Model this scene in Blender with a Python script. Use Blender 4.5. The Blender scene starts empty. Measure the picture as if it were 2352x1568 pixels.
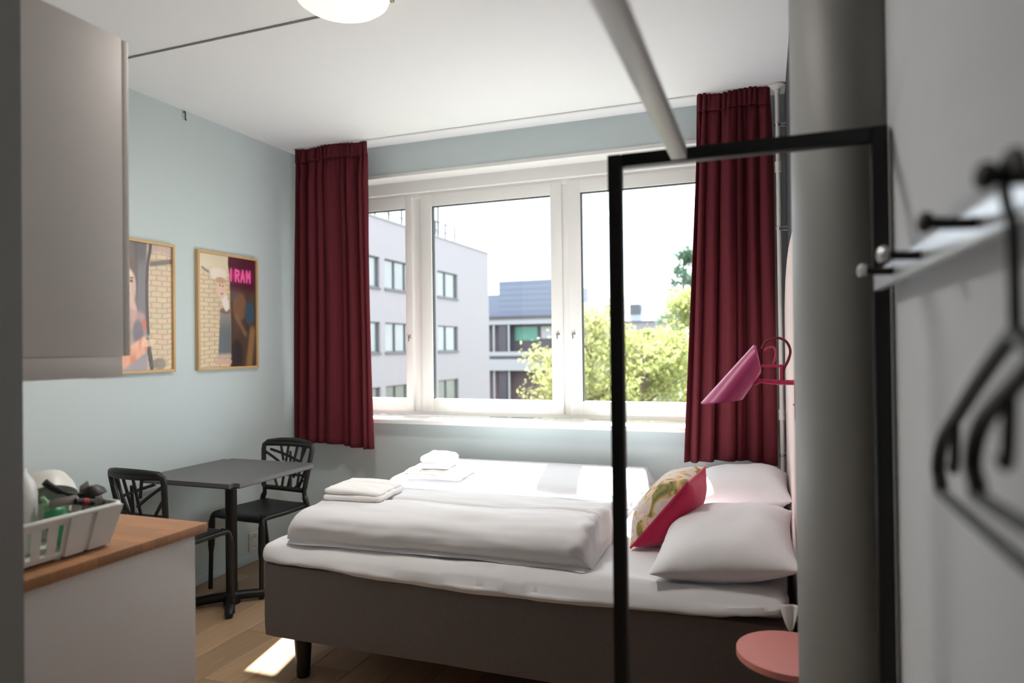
import bpy, bmesh, math, random
from mathutils import Vector, Matrix, noise
random.seed(7)
C = bpy.context.scene.collection
S = bpy.context.scene
PI = math.pi

# ------------------------------------------------------------------ camera, world, sun, exposure
cam_d = bpy.data.cameras.new('camera')
cam = bpy.data.objects.new('camera', cam_d); C.objects.link(cam)
cam.matrix_world = Matrix(((0.9373, 0.0143, 0.3482, 0.0),
                           (0.3484, -0.0037, -0.9373, 0.0),
                           (-0.0121, 0.9999, -0.0085, 1.41),
                           (0, 0, 0, 1)))
cam_d.lens = 24.0; cam_d.sensor_width = 36.0; cam_d.clip_start = 0.02; cam_d.clip_end = 400
cam_d.dof.use_dof = True; cam_d.dof.focus_distance = 3.1; cam_d.dof.aperture_fstop = 1.9
S.camera = cam
S.view_settings.view_transform = 'Standard'; S.view_settings.look = 'None'
S.view_settings.gamma = 1.0; S.view_settings.use_curve_mapping = False
S.view_settings.exposure = 0.38
S.cycles.max_bounces = 10; S.cycles.diffuse_bounces = 6; S.cycles.transparent_max_bounces = 12
S.cycles.use_denoising = True
S.cycles.sample_clamp_indirect = 8.0

world = bpy.data.worlds.new('world'); S.world = world; world.use_nodes = True
wn = world.node_tree; wn.nodes.clear()
wo = wn.nodes.new('ShaderNodeOutputWorld'); wb = wn.nodes.new('ShaderNodeBackground')
wb.inputs[0].default_value = (0.89, 0.95, 1.0, 1); wb.inputs[1].default_value = 3.6
wn.links.new(wb.outputs[0], wo.inputs[0])

sun_d = bpy.data.lights.new('sun', 'SUN'); sun_d.energy = 24.0; sun_d.angle = math.radians(0.6)
sun_d.color = (1.0, 0.985, 0.97)
sun = bpy.data.objects.new('sun', sun_d); C.objects.link(sun)
sun.rotation_mode = 'QUATERNION'
sun.rotation_quaternion = Vector((0.22, -1.0, -1.20)).to_track_quat('-Z', 'Y')

# ------------------------------------------------------------------ helpers
def lin(c):
    return tuple(((x / 255) / 12.92 if x / 255 <= 0.04045 else ((x / 255 + 0.055) / 1.055) ** 2.4) for x in c) + (1,)

def mat(name, rgb, rough=0.6, metal=0.0, var=0.06, scale=30.0, stretch=(1, 1, 1), bump=0.0, spec=0.5,
        transl=None, obj_random=0.0, emit=None, coat=0.0, sheen=0.0):
    m = bpy.data.materials.new(name); m.use_nodes = True
    nt = m.node_tree; n = nt.nodes; b = n['Principled BSDF']
    c = lin(rgb)
    tc = n.new('ShaderNodeTexCoord'); mp = n.new('ShaderNodeMapping'); mp.inputs['Scale'].default_value = stretch
    no = n.new('ShaderNodeTexNoise'); no.inputs['Scale'].default_value = scale; no.inputs['Detail'].default_value = 4
    nt.links.new(tc.outputs['Object'], mp.inputs[0]); nt.links.new(mp.outputs[0], no.inputs[0])
    mx = n.new('ShaderNodeMix'); mx.data_type = 'RGBA'
    mx.inputs[6].default_value = tuple(x * (1 - var) for x in c[:3]) + (1,)
    mx.inputs[7].default_value = tuple(min(1, x * (1 + var)) for x in c[:3]) + (1,)
    nt.links.new(no.outputs['Fac'], mx.inputs[0])
    out = mx.outputs[2]
    if obj_random:
        oi = n.new('ShaderNodeObjectInfo'); hs = n.new('ShaderNodeHueSaturation')
        mr = n.new('ShaderNodeMapRange'); mr.inputs[3].default_value = 1 - obj_random; mr.inputs[4].default_value = 1 + obj_random
        nt.links.new(oi.outputs['Random'], mr.inputs[0]); nt.links.new(mr.outputs[0], hs.inputs['Value'])
        nt.links.new(out, hs.inputs['Color']); out = hs.outputs[0]
    nt.links.new(out, b.inputs['Base Color'])
    b.inputs['Roughness'].default_value = rough; b.inputs['Metallic'].default_value = metal
    b.inputs['Specular IOR Level'].default_value = spec
    if coat: b.inputs['Coat Weight'].default_value = coat
    if sheen: b.inputs['Sheen Weight'].default_value = sheen
    if bump:
        bu = n.new('ShaderNodeBump'); bu.inputs['Strength'].default_value = bump; bu.inputs['Distance'].default_value = 0.003
        nt.links.new(no.outputs['Fac'], bu.inputs['Height']); nt.links.new(bu.outputs[0], b.inputs['Normal'])
    if emit:
        b.inputs['Emission Color'].default_value = lin(emit[0]); b.inputs['Emission Strength'].default_value = emit[1]
    if transl:
        tr = n.new('ShaderNodeBsdfTranslucent'); ms = n.new('ShaderNodeMixShader'); ms.inputs[0].default_value = transl
        nt.links.new(out, tr.inputs[0]); nt.links.new(b.outputs[0], ms.inputs[1]); nt.links.new(tr.outputs[0], ms.inputs[2])
        nt.links.new(ms.outputs[0], n['Material Output'].inputs[0])
    return m

def glass_mat(name, tint, refl=0.06):
    m = bpy.data.materials.new(name); m.use_nodes = True
    nt = m.node_tree; n = nt.nodes; n.remove(n['Principled BSDF'])
    t = n.new('ShaderNodeBsdfTransparent'); t.inputs[0].default_value = tint
    g = n.new('ShaderNodeBsdfGlossy'); g.inputs['Roughness'].default_value = 0.02
    lw = n.new('ShaderNodeLayerWeight'); lw.inputs[0].default_value = 0.5
    pw = n.new('ShaderNodeMath'); pw.operation = 'POWER'; pw.inputs[1].default_value = 5.0
    ma = n.new('ShaderNodeMath'); ma.operation = 'MULTIPLY_ADD'; ma.inputs[1].default_value = 0.9; ma.inputs[2].default_value = 0.04
    nt.links.new(lw.outputs['Facing'], pw.inputs[0]); nt.links.new(pw.outputs[0], ma.inputs[0])
    mx = n.new('ShaderNodeMixShader')
    nt.links.new(ma.outputs[0], mx.inputs[0]); nt.links.new(t.outputs[0], mx.inputs[1]); nt.links.new(g.outputs[0], mx.inputs[2])
    nt.links.new(mx.outputs[0], n['Material Output'].inputs[0])
    return m

def attr_mat(name, rough=0.5, transl=0):
    m = bpy.data.materials.new(name); m.use_nodes = True
    nt = m.node_tree; n = nt.nodes; b = n['Principled BSDF']
    a = n.new('ShaderNodeAttribute'); a.attribute_name = 'Col'
    nt.links.new(a.outputs['Color'], b.inputs['Base Color']); b.inputs['Roughness'].default_value = rough
    return m

def finish(me, sharp=35):
    me.polygons.foreach_set('use_smooth', [True] * len(me.polygons))
    me.set_sharp_from_angle(angle=math.radians(sharp))

def obj(name, bm, m, parent=None, local=False, sharp=35):
    """link a bmesh (world coordinates unless local) as ONE mesh object, origin at its base or relative to its parent"""
    bmesh.ops.recalc_face_normals(bm, faces=bm.faces[:]) if not getattr(bm, 'keep', False) else None
    me = bpy.data.meshes.new(name)
    off = Vector((0, 0, 0))
    if parent is None and not local:
        xs = [v.co for v in bm.verts]
        off = Vector(((min(v.x for v in xs) + max(v.x for v in xs)) / 2, (min(v.y for v in xs) + max(v.y for v in xs)) / 2, min(v.z for v in xs)))
    elif parent is not None and not local:
        off = world_loc(parent)
    if off.length: bmesh.ops.translate(bm, verts=bm.verts[:], vec=-off)
    bm.to_mesh(me); bm.free(); finish(me, sharp)
    if m is not None: me.materials.append(m)
    o = bpy.data.objects.new(name, me); C.objects.link(o)
    if parent is None: o.location = off
    else: o.parent = parent
    return o

def world_loc(o):
    l = Vector(o.location)
    while o.parent: o = o.parent; l += Vector(o.location)
    return l

def tag(o, label, cat, group=None):
    o['label'] = label; o['category'] = cat
    if group: o['group'] = group
    return o

def thing(name, label, cat, loc, rotz=0, group=None):
    o = bpy.data.objects.new(name, None); C.objects.link(o); o.empty_display_size = 0.1
    o.location = loc; o.rotation_euler = (0, 0, rotz)
    return tag(o, label, cat, group)

def struct(name, bm, m, parent=None, sharp=35):
    o = obj(name, bm, m, parent, sharp=sharp); o['kind'] = 'structure'
    return o

def B(): return bmesh.new()

def box(bm, lo, hi, bev=0.0, seg=2):
    lo, hi = Vector(lo), Vector(hi)
    r = bmesh.ops.create_cube(bm, size=1.0)
    vs = r['verts']; c = (lo + hi) / 2; d = hi - lo
    for v in vs: v.co = Vector((v.co.x * d.x, v.co.y * d.y, v.co.z * d.z)) + c
    if bev:
        es = list({e for v in vs for e in v.link_edges})
        bmesh.ops.bevel(bm, geom=es, offset=bev, segments=seg, affect='EDGES', profile=0.6)
    return bm

def tube(bm, pts, r, seg=10, cap=True, closed=False, sx=1.0):
    """round tube along points; r a number or a list"""
    pts = [Vector(p) for p in pts]; n = len(pts)
    rs = r if isinstance(r, (list, tuple)) else [r] * n
    rings = []; prev = None
    for i, p in enumerate(pts):
        if closed: t = pts[(i + 1) % n] - pts[i - 1]
        else: t = pts[min(i + 1, n - 1)] - pts[max(i - 1, 0)]
        t.normalize()
        if prev is None:
            up = Vector((0, 0, 1)) if abs(t.z) < 0.9 else Vector((1, 0, 0))
            a = t.cross(up).normalized()
        else:
            a = (prev - t * prev.dot(t)).normalized()
        prev = a; b = t.cross(a)
        rings.append([bm.verts.new(p + a * (math.cos(2 * PI * k / seg) * rs[i] * sx) + b * (math.sin(2 * PI * k / seg) * rs[i])) for k in range(seg)])
    m = n if closed else n - 1
    for i in range(m):
        A, D = rings[i], rings[(i + 1) % n]
        for k in range(seg): bm.faces.new((A[k], A[(k + 1) % seg], D[(k + 1) % seg], D[k]))
    if cap and not closed:
        bm.faces.new(rings[0][::-1]); bm.faces.new(rings[-1])
    return bm

def lathe(bm, prof, c, seg=24, axis=None):
    """revolve (radius, height) profile about z through c, or about a given axis direction"""
    c = Vector(c); q = Vector((0, 0, 1)).rotation_difference(Vector(axis).normalized()) if axis else None
    rings = []
    for (r, z) in prof:
        ring = []
        for k in range(seg):
            p = Vector((math.cos(2 * PI * k / seg) * max(r, 1e-5), math.sin(2 * PI * k / seg) * max(r, 1e-5), z))
            if q: p = q @ p
            ring.append(bm.verts.new(p + c))
        rings.append(ring)
    for A, D in zip(rings, rings[1:]):
        for k in range(seg): bm.faces.new((A[k], A[(k + 1) % seg], D[(k + 1) % seg], D[k]))
    if prof[0][0] > 0: bm.faces.new(rings[0][::-1])
    if prof[-1][0] > 0: bm.faces.new(rings[-1])
    return bm

def smooth_pts(pts, n=8):
    """Catmull-Rom through the points"""
    P = [Vector(p) for p in pts]; P = [2 * P[0] - P[1]] + P + [2 * P[-1] - P[-2]]
    out = []
    for i in range(1, len(P) - 2):
        for k in range(n):
            t = k / n
            out.append(0.5 * ((2 * P[i]) + (P[i + 1] - P[i - 1]) * t + (2 * P[i - 1] - 5 * P[i] + 4 * P[i + 1] - P[i + 2]) * t * t + (3 * P[i] - P[i - 1] - 3 * P[i + 1] + P[i + 2]) * t ** 3))
    out.append(P[-2]); return out

def grid(bm, nu, nv, fn):
    vs = [[bm.verts.new(fn(i / nu, j / nv)) for j in range(nv + 1)] for i in range(nu + 1)]
    for i in range(nu):
        for j in range(nv): bm.faces.new((vs[i][j], vs[i + 1][j], vs[i + 1][j + 1], vs[i][j + 1]))
    return vs

def slab(bm, lo, hi, r, n=(30, 16, 6), amp=0.0, freq=6.0, seed=0.0, fn=None):
    """soft rounded slab: a gridded box whose edges are rounded by r, then rumpled"""
    lo, hi = Vector(lo), Vector(hi); c = (lo + hi) / 2; h = (hi - lo) / 2
    rr = Vector((min(r, h.x), min(r, h.y), min(r, h.z)))
    cache = {}
    def V(i, j, k):
        key = (i, j, k)
        if key in cache: return cache[key]
        p = Vector(((2 * i / n[0] - 1) * h.x, (2 * j / n[1] - 1) * h.y, (2 * k / n[2] - 1) * h.z))
        q = Vector([max(-(h[a] - rr[a]), min(h[a] - rr[a], p[a])) for a in range(3)])
        d = Vector([(p[a] - q[a]) / rr[a] if rr[a] > 1e-6 else 0 for a in range(3)])
        if d.length > 1e-6:
            m_ = max(abs(x) for x in d); d = d.normalized() * m_
            p = q + Vector([d[a] * rr[a] for a in range(3)])
        if amp:
            w = p + c
            nn = d.normalized() if d.length > 1e-3 else Vector((0, 0, 1 if p.z > 0 else -1))
            s = noise.fractal(Vector((w.x * freq * 0.6, w.y * freq * 1.7, w.z * freq + seed)), 1.0, 2.0, 3)
            p += nn * (s * amp)
        p = p + c
        if fn: p = fn(p)
        cache[key] = bm.verts.new(p); return cache[key]
    for (a, b, cc) in ((0, 1, 2), (1, 2, 0), (2, 0, 1)):
        for side in (0, n[cc]):
            for i in range(n[a]):
                for j in range(n[b]):
                    idx = []
                    for (di, dj) in ((0, 0), (1, 0), (1, 1), (0, 1)):
                        t = [0, 0, 0]; t[a] = i + di; t[b] = j + dj; t[cc] = side
                        idx.append(V(*t))
                    if len(set(idx)) == 4: bm.faces.new(idx)
    return bm

def pillow(bm, w, d, h, M, n=36, seed=0.0, amp=0.006, p=2.6, flange=0.0):
    """stuffed pillow in local x,y with thickness h, pulled-in sides and pointed corners, placed by matrix M"""
    tops = {}
    def f(u, v, s):
        x, y = 2 * u - 1, 2 * v - 1
        pin = 0.07
        X = x * (1 - pin * (1 - y * y) * abs(x) ** 3); Y = y * (1 - pin * (1 - x * x) * abs(y) ** 3)
        t = max(0.0, (1 - abs(x) ** p)) ** 0.55 * max(0.0, (1 - abs(y) ** p)) ** 0.55
        wr = noise.fractal(Vector((x * 2.2 + seed, y * 2.2, s * 3 + seed)), 1.0, 2.0, 3) * amp * (0.3 + t)
        edge = noise.noise(Vector((x * 6 + seed, y * 6, 1.3))) * 0.006 * (1 - t)
        return M @ Vector((X * w / 2, Y * d / 2, s * (h / 2 * t) + wr + edge))
    va = [[None] * (n + 1) for _ in range(n + 1)]
    vb = [[None] * (n + 1) for _ in range(n + 1)]
    for i in range(n + 1):
        for j in range(n + 1):
            a = 0.5 - 0.5 * math.cos(PI * i / n); b = 0.5 - 0.5 * math.cos(PI * j / n)
            va[i][j] = bm.verts.new(f(a, b, 1))
            vb[i][j] = va[i][j] if i in (0, n) or j in (0, n) else bm.verts.new(f(a, b, -1))
    ft, fb = [], []
    for i in range(n):
        for j in range(n):
            ft.append(bm.faces.new((va[i][j], va[i + 1][j], va[i + 1][j + 1], va[i][j + 1])))
            fb.append(bm.faces.new((vb[i][j], vb[i][j + 1], vb[i + 1][j + 1], vb[i + 1][j])))
    return ft, fb

# ------------------------------------------------------------------ materials
M = {}
M['wall'] = mat('pale_blue_grey_paint', (202, 213, 214), 0.75, var=0.015, scale=8)
M['white_paint'] = mat('white_paint', (232, 231, 229), 0.5, var=0.015, scale=10)
M['ceil'] = mat('ceiling_white', (238, 237, 239), 0.8, var=0.01, scale=6)
M['stub'] = mat('grey_hall_paint', (142, 143, 141), 0.5, var=0.015, scale=8)
M['hall'] = mat('hall_wall_paint', (224, 228, 234), 0.7, var=0.015, scale=8)
M['charcoal'] = mat('charcoal_paint', (70, 72, 76), 0.75, var=0.03, scale=8)
M['plank'] = mat('oak_laminate', (168, 138, 108), 0.38, var=0.22, scale=3.0, stretch=(14, 1.2, 1), obj_random=0.14)
M['wframe'] = mat('white_window_lacquer', (240, 239, 236), 0.35, var=0.01)
M['gasket'] = mat('dark_rubber', (70, 72, 74), 0.7)
M['glass'] = glass_mat('window_glass', (0.95, 0.97, 0.965, 1))
M['curtain'] = mat('wine_red_curtain', (106, 41, 50), 0.9, var=0.14, scale=60, stretch=(1, 1, 0.15), transl=0.2, spec=0.25)
M['sheet'] = mat('white_cotton', (229, 229, 232), 0.8, var=0.012, scale=20, bump=0.15, transl=0.08)
M['towel'] = mat('white_terry', (240, 238, 237), 0.95, var=0.02, scale=300, bump=0.6)
M['bedbase'] = mat('grey_melange_fabric', (112, 105, 104), 0.95, var=0.28, scale=180, stretch=(1, 1, 1.6), bump=0.3)
M['black'] = mat('black_metal', (12, 12, 14), 0.5, var=0.05)
M['blackmat'] = mat('black_plastic', (22, 22, 23), 0.5, var=0.05)
M['tabletop'] = mat('dark_grey_laminate', (96, 94, 95), 0.42, var=0.06, scale=60)
M['rail'] = mat('light_grey_steel', (200, 198, 198), 0.4, metal=0.25, var=0.03)
M['cab'] = mat('warm_grey_white_laminate', (212, 206, 202), 0.5, var=0.01)
M['pink'] = mat('pink_lacquer', (214, 60, 112), 0.38, var=0.04)
M['pinkshade'] = mat('magenta_lacquer', (190, 70, 128), 0.4, var=0.04)
M['pinkpale'] = mat('dusty_pink_lacquer', (226, 146, 140), 0.5, var=0.03)
M['headboard'] = mat('pale_pink_board', (216, 198, 194), 0.7, var=0.02)
M['pinkcloth'] = mat('crimson_velvet', (196, 22, 78), 0.85, var=0.12, scale=40, sheen=0.3)
M['oak'] = mat('light_oak_frame', (206, 172, 122), 0.5, var=0.12, scale=4, stretch=(20, 20, 1.5))
M['plastic'] = mat('white_plastic', (226, 226, 222), 0.4, var=0.02)
M['green'] = mat('green_plastic', (72, 168, 122), 0.35, var=0.05)
M['steel'] = mat('brushed_steel', (150, 145, 140), 0.35, metal=0.8, var=0.05)
M['lamp'] = mat('opal_lamp_glass', (255, 246, 226), 0.3, var=0.01, emit=((255, 240, 205), 0.75))
M['pipe'] = mat('white_pipe_enamel', (226, 222, 216), 0.4, var=0.02)
M['chrome'] = mat('chrome', (200, 200, 200), 0.25, metal=0.9)
M['cable'] = mat('grey_cable', (150, 148, 150), 0.6)
M['coatboard'] = mat('coat_rack_aluminium', (226, 229, 238), 0.32, metal=0.4, var=0.02)

# worktop: oak staves of different tone laid end to end
m = mat('oak_worktop', (168, 120, 84), 0.45, var=0.16, scale=4, stretch=(2, 26, 2)); M['oaktop'] = m
nt = m.node_tree; n = nt.nodes
br = n.new('ShaderNodeTexBrick'); br.inputs['Color1'].default_value = (0.86, 0.86, 0.86, 1); br.inputs['Color2'].default_value = (1.12, 1.08, 1.05, 1)
br.inputs['Mortar'].default_value = (0.8, 0.78, 0.75, 1); br.inputs['Scale'].default_value = 1.0; br.inputs['Mortar Size'].default_value = 0.0008
br.inputs['Brick Width'].default_value = 0.33; br.inputs['Row Height'].default_value = 0.042
mu = n.new('ShaderNodeMix'); mu.data_type = 'RGBA'; mu.blend_type = 'MULTIPLY'; mu.inputs[0].default_value = 1.0
src = n['Principled BSDF'].inputs['Base Color'].links[0].from_socket
tcn = next(x for x in n if x.type == 'TEX_COORD')
nt.links.new(tcn.outputs['Object'], br.inputs[0]); nt.links.new(src, mu.inputs[6]); nt.links.new(br.outputs[0], mu.inputs[7])
nt.links.new(mu.outputs[2], n['Principled BSDF'].inputs['Base Color'])

# ------------------------------------------------------------------ room shell
XL, XR, XH, YW, YK, ZC = -3.235, 0.122, 0.221, 4.22, 0.965, 2.848
fl = struct('floor', box(B(), (-3.4, -1.45, -0.12), (0.5, 4.75, -0.012)), M['charcoal'])
pl_mesh = {}
def plank_mesh(L):
    if L not in pl_mesh:
        b = box(B(), (-0.0935, 0, -0.012), (0.0935, L, 0.0), 0.0012, 1)
        me = bpy.data.meshes.new('plank'); b.to_mesh(me); b.free(); me.materials.append(M['plank']); pl_mesh[L] = me
    return pl_mesh[L]
x = XL + 0.094; k = 0
while x < XH + 0.1:
    y = -1.35 - (k * 0.47) % 1.2
    while y < YW:
        y0 = max(y, -1.35); y1 = min(y + 1.2, YW); L = round(y1 - y0 - 0.0016, 3)
        if L > 0.03:
            o = bpy.data.objects.new('plank', plank_mesh(L)); C.objects.link(o); o.parent = fl
            o.location = Vector((x, y0, 0)) - Vector(fl.location)
        y += 1.2
    x += 0.1885; k += 1

struct('ceiling', box(B(), (-3.4, -1.45, ZC), (0.5, 4.75, ZC + 0.15)), M['ceil'])
struct('wall_left', box(B(), (XL - 0.15, YK - 0.1, -0.02), (XL, 4.75, ZC)), M['wall'])
NL, NR, ZS, ZT = -3.0, -0.10, 0.895, 2.64        # the window niche
b = B()
box(b, (XL - 0.1, YW, -0.02), (NL, 4.5, ZC)); box(b, (NR, YW, -0.02), (XH + 0.2, 4.5, ZC))
box(b, (NL, YW, ZT), (NR, 4.5, ZC)); box(b, (NL, YW, -0.02), (NR, 4.5, ZS))
struct('wall_far', b, M['wall'])
struct('wall_right', box(B(), (XR, 1.955, -0.02), (XR + 0.3, YW, ZC)), M['charcoal'])
# the rounded wall end (right foreground) and the entrance walls round the camera
b = B()
pts = [(0.215 - 0.154 * math.cos(k / 28 * PI / 2), 1.96 - 0.50 + 0.26 - 0.26 * math.sin(k / 28 * PI / 2)) for k in range(29)] + [(0.42, 1.46), (0.42, 1.96), (0.075, 1.96)]
vs = [b.verts.new((x, y, -0.02)) for x, y in pts]; f = b.faces.new(vs)
r = bmesh.ops.extrude_face_region(b, geom=[f]); bmesh.ops.translate(b, verts=[v for v in r['geom'] if isinstance(v, bmesh.types.BMVert)], vec=(0, 0, ZC + 0.02))
struct('wall_stub_right', b, M['stub'])
struct('wall_entry_right', box(B(), (XH, -1.4, -0.02), (XH + 0.15, 1.47, ZC)), M['hall'])
struct('wall_kitchen', box(B(), (XL - 0.1, YK - 0.12, -0.02), (-1.432, YK, ZC)), M['stub'])
struct('wall_entry_left', box(B(), (-1.75, -1.4, -0.02), (-1.60, YK - 0.12, ZC)), M['stub'])
struct('wall_near', box(B(), (-1.75, -1.45, -0.02), (XH + 0.15, -1.30, ZC)), M['stub'])
# skirting boards
struct('baseboard_left', box(B(), (XL, 1.6, 0.0), (XL + 0.012, YW, 0.055), 0.003), M['wall'])
struct('baseboard_far', box(B(), (XL + 0.012, YW - 0.012, 0.0), (XR, YW, 0.055), 0.003), M['wall'])

# white lining of the window niche: soffit with its front lip, jambs, head board
tr = struct('trim_1', box(B(), (NL, YW - 0.006, ZT - 0.022), (NR, 4.42, ZT + 0.003), 0.003), M['white_paint'])
struct('jamb', box(B(), (NL - 0.001, YW, ZS), (NL + 0.02, 4.42, ZT - 0.02)), M['white_paint'], tr)
struct('jamb', box(B(), (NR - 0.02, YW, ZS), (NR + 0.001, 4.42, ZT - 0.02)), M['white_paint'], tr)
struct('head_board', box(B(), (NL + 0.02, 4.365, 2.535), (NR - 0.02, 4.46, ZT - 0.02), 0.004), M['white_paint'], tr)

# ------------------------------------------------------------------ window
win = struct('window_1', (lambda b: (box(b, (NL + 0.02, 4.405, 0.93), (NR - 0.02, 4.475, 0.955), 0.003),
                                      box(b, (NL + 0.02, 4.405, 2.50), (NR - 0.02, 4.475, 2.545), 0.003), b)[-1])(B()), M['wframe'])
def winpart(name, bm, m, parent=None): return struct(name, bm, m, parent or win)
for (x0, x1) in ((NL + 0.02, NL + 0.045), (-2.40, -2.329), (-1.27, -1.227), (NR - 0.045, NR - 0.02)):
    winpart('mullion', box(B(), (x0 - 0.004, 4.418, 0.945), (x1 + 0.004, 4.475, 2.52), 0.004), M['wframe'])
winpart('window_sill', box(B(), (NL - 0.03, 4.115, ZS), (NR + 0.03, 4.41, 0.925), 0.005), M['wframe'])
def sash(x0, x1, knob):
    z0, z1, w = 0.955, 2.518, 0.086
    zb, zt = 1.047, 2.433
    wl = 0.058 if x0 < -2.5 else w
    wr = 0.057 if x0 < -2.5 else 0.08
    b = B()
    box(b, (x0, 4.398, z0), (x0 + wl, 4.455, z1), 0.004); box(b, (x1 - wr, 4.398, z0), (x1, 4.455, z1), 0.004)
    box(b, (x0 + wl - 0.002, 4.399, z0), (x1 - wr + 0.002, 4.454, zb), 0.004); box(b, (x0 + wl - 0.002, 4.399, zt), (x1 - wr + 0.002, 4.454, z1), 0.004)
    f = winpart('window_sash', b, M['wframe'])
    winpart('pane', box(B(), (x0 + wl - 0.004, 4.425, zb - 0.004), (x1 - wr + 0.004, 4.431, zt + 0.004)), M['glass'], f)
    g = B()
    box(g, (x0 + wl, 4.41, zb), (x0 + wl + 0.007, 4.44, zt)); box(g, (x0 + wl, 4.41, zt - 0.006), (x1 - wr, 4.44, zt)); box(g, (x1 - wr - 0.003, 4.416, zb), (x1 - wr, 4.44, zt))
    winpart('gasket', g, M['gasket'], f)
    kx = x1 - wr * 0.42 if knob > 0 else x0 + wl * 0.36
    kb = lathe(B(), [(0.013, 0), (0.013, 0.005), (0.007, 0.008), (0.007, 0.02), (0.0, 0.022)], (kx, 4.398, 1.492), 12, (0, -1, 0))
    box(kb, (kx - 0.004, 4.374, 1.462), (kx + 0.004, 4.38, 1.498), 0.001)
    winpart('sash_handle', kb, M['chrome'], f)
sash(-2.95, -2.40, 1); sash(-2.329, -1.27, 1); sash(-1.227, -0.15, -1)

# ------------------------------------------------------------------ curtains
def curtain(name, xt0, xt1, xb0, xb1, zt, zb, label, seed, folds):
    t = thing(name, label, 'curtain', ((xt0 + xt1) / 2, 4.07, zb))
    rnd = random.Random(seed)
    # irregular fold phase
    K = 11; acc = [0.0]
    for i in range(K): acc.append(acc[-1] + 0.35 + rnd.random() ** 1.5 * 1.9)
    acc = [a / acc[-1] for a in acc]
    def ph(u):
        f = max(0.0, u) * K; i = min(int(f), K - 1); q = f - i
        return acc[i] + (acc[i + 1] - acc[i]) * (0.55 * q + 0.45 * q * q * (3 - 2 * q))
    amps = [0.45 + 0.85 * rnd.random() for _ in range(64)]
    def fn(u, v, z0, z1, head):
        z = z0 + (z1 - z0) * v
        s = (zt - z) / (zt - zb)
        x = (xt0 + (xt1 - xt0) * u) * (1 - s) + (xb0 + (xb1 - xb0) * u) * s
        p = ph(u)
        big = math.sin(2 * PI * folds * p + 0.5 * math.sin(s * 3 + seed)) * amps[int(folds * p) % 64]
        fine = math.sin(2 * PI * folds * 2.4 * u + 1.0) * (0.7 + 0.5 * math.sin(19 * u))
        kf = max(0.0, 1 - s / 0.16)
        a = 0.040 * min(1, s / 0.13 + 0.08)
        y = 4.048 + a * big + 0.010 * math.sin(2 * PI * 1.4 * u + seed) * min(1, s * 3) + 0.012 * kf * fine + (0.006 if head else 0) * -1
        x += 0.010 * math.cos(2 * PI * folds * p) * min(1, s * 5)
        zz = z - (0.012 * math.sin(5 * u + seed) * s if v > 0.97 and not head else 0)
        if head: zz = z + 0.006 * math.sin(u * 9 + seed)
        return Vector((x, y, zz))
    b = B(); grid(b, 220, 44, lambda u, v: fn(u, v, zt - 0.085, zb, False))
    o = obj('curtain_drop', b, M['curtain'], t, sharp=80)
    md = o.modifiers.new('thickness', 'SOLIDIFY'); md.thickness = 0.003
    b = B(); grid(b, 220, 6, lambda u, v: fn(u, v, zt, zt - 0.095, True))
    o = obj('pleat_tape', b, M['curtain'], t, sharp=80)
    md = o.modifiers.new('thickness', 'SOLIDIFY'); md.thickness = 0.004
curtain('curtain', -3.150, -2.552, -3.185, -2.520, 2.843, 0.742, 'dark wine red curtain left of the window, in the corner above the far chair', 3, 8)
curtain('curtain', -0.352, 0.042, -0.462, 0.044, 2.843, 0.745, 'wine red curtain right of the window, behind the pink wall lamp', 8, 6)
tag(obj('curtain_track', box(B(), (-2.60, 4.038, 2.8385), (-0.36, 4.058, 2.8475), 0.003), M['white_paint']), 'slim white curtain track on the ceiling along the window wall', 'curtain rail')

# ------------------------------------------------------------------ heating pipe
px_, py_ = 0.079, 4.05
t = thing('heating_pipe', 'thin white heating riser pipe beside the right curtain, running floor to ceiling', 'pipe', (px_, py_, 0))
obj('pipe_tube', tube(B(), [(px_, py_, 0), (px_, py_, ZC)], 0.0125, 14), M['pipe'], t)
obj('ceiling_collar', lathe(B(), [(0.045, ZC - 0.001), (0.045, ZC - 0.012), (0.03, ZC - 0.022), (0.017, ZC - 0.03), (0.017, ZC - 0.045)], (px_, py_, 0), 24), M['pipe'], t)
for z in (2.39, 1.02):
    obj('coupling', lathe(B(), [(0.013, z - 0.03), (0.018, z - 0.028), (0.018, z - 0.01), (0.016, z), (0.018, z + 0.01), (0.018, z + 0.028), (0.013, z + 0.03)], (px_, py_, 0), 16), M['pipe'], t)
for z in (2.62, 2.047, 0.80):
    b = lathe(B(), [(0.0125, z - 0.008), (0.017, z - 0.008), (0.017, z + 0.008), (0.0125, z + 0.008)], (px_, py_, 0), 16)
    tube(b, [(px_, py_, z + 0.009), (XR, py_, z + 0.009)], 0.004, 8); tube(b, [(px_, py_, z - 0.009), (XR, py_, z - 0.009)], 0.004, 8)
    obj('pipe_bracket', b, M['chrome'], t)

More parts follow.
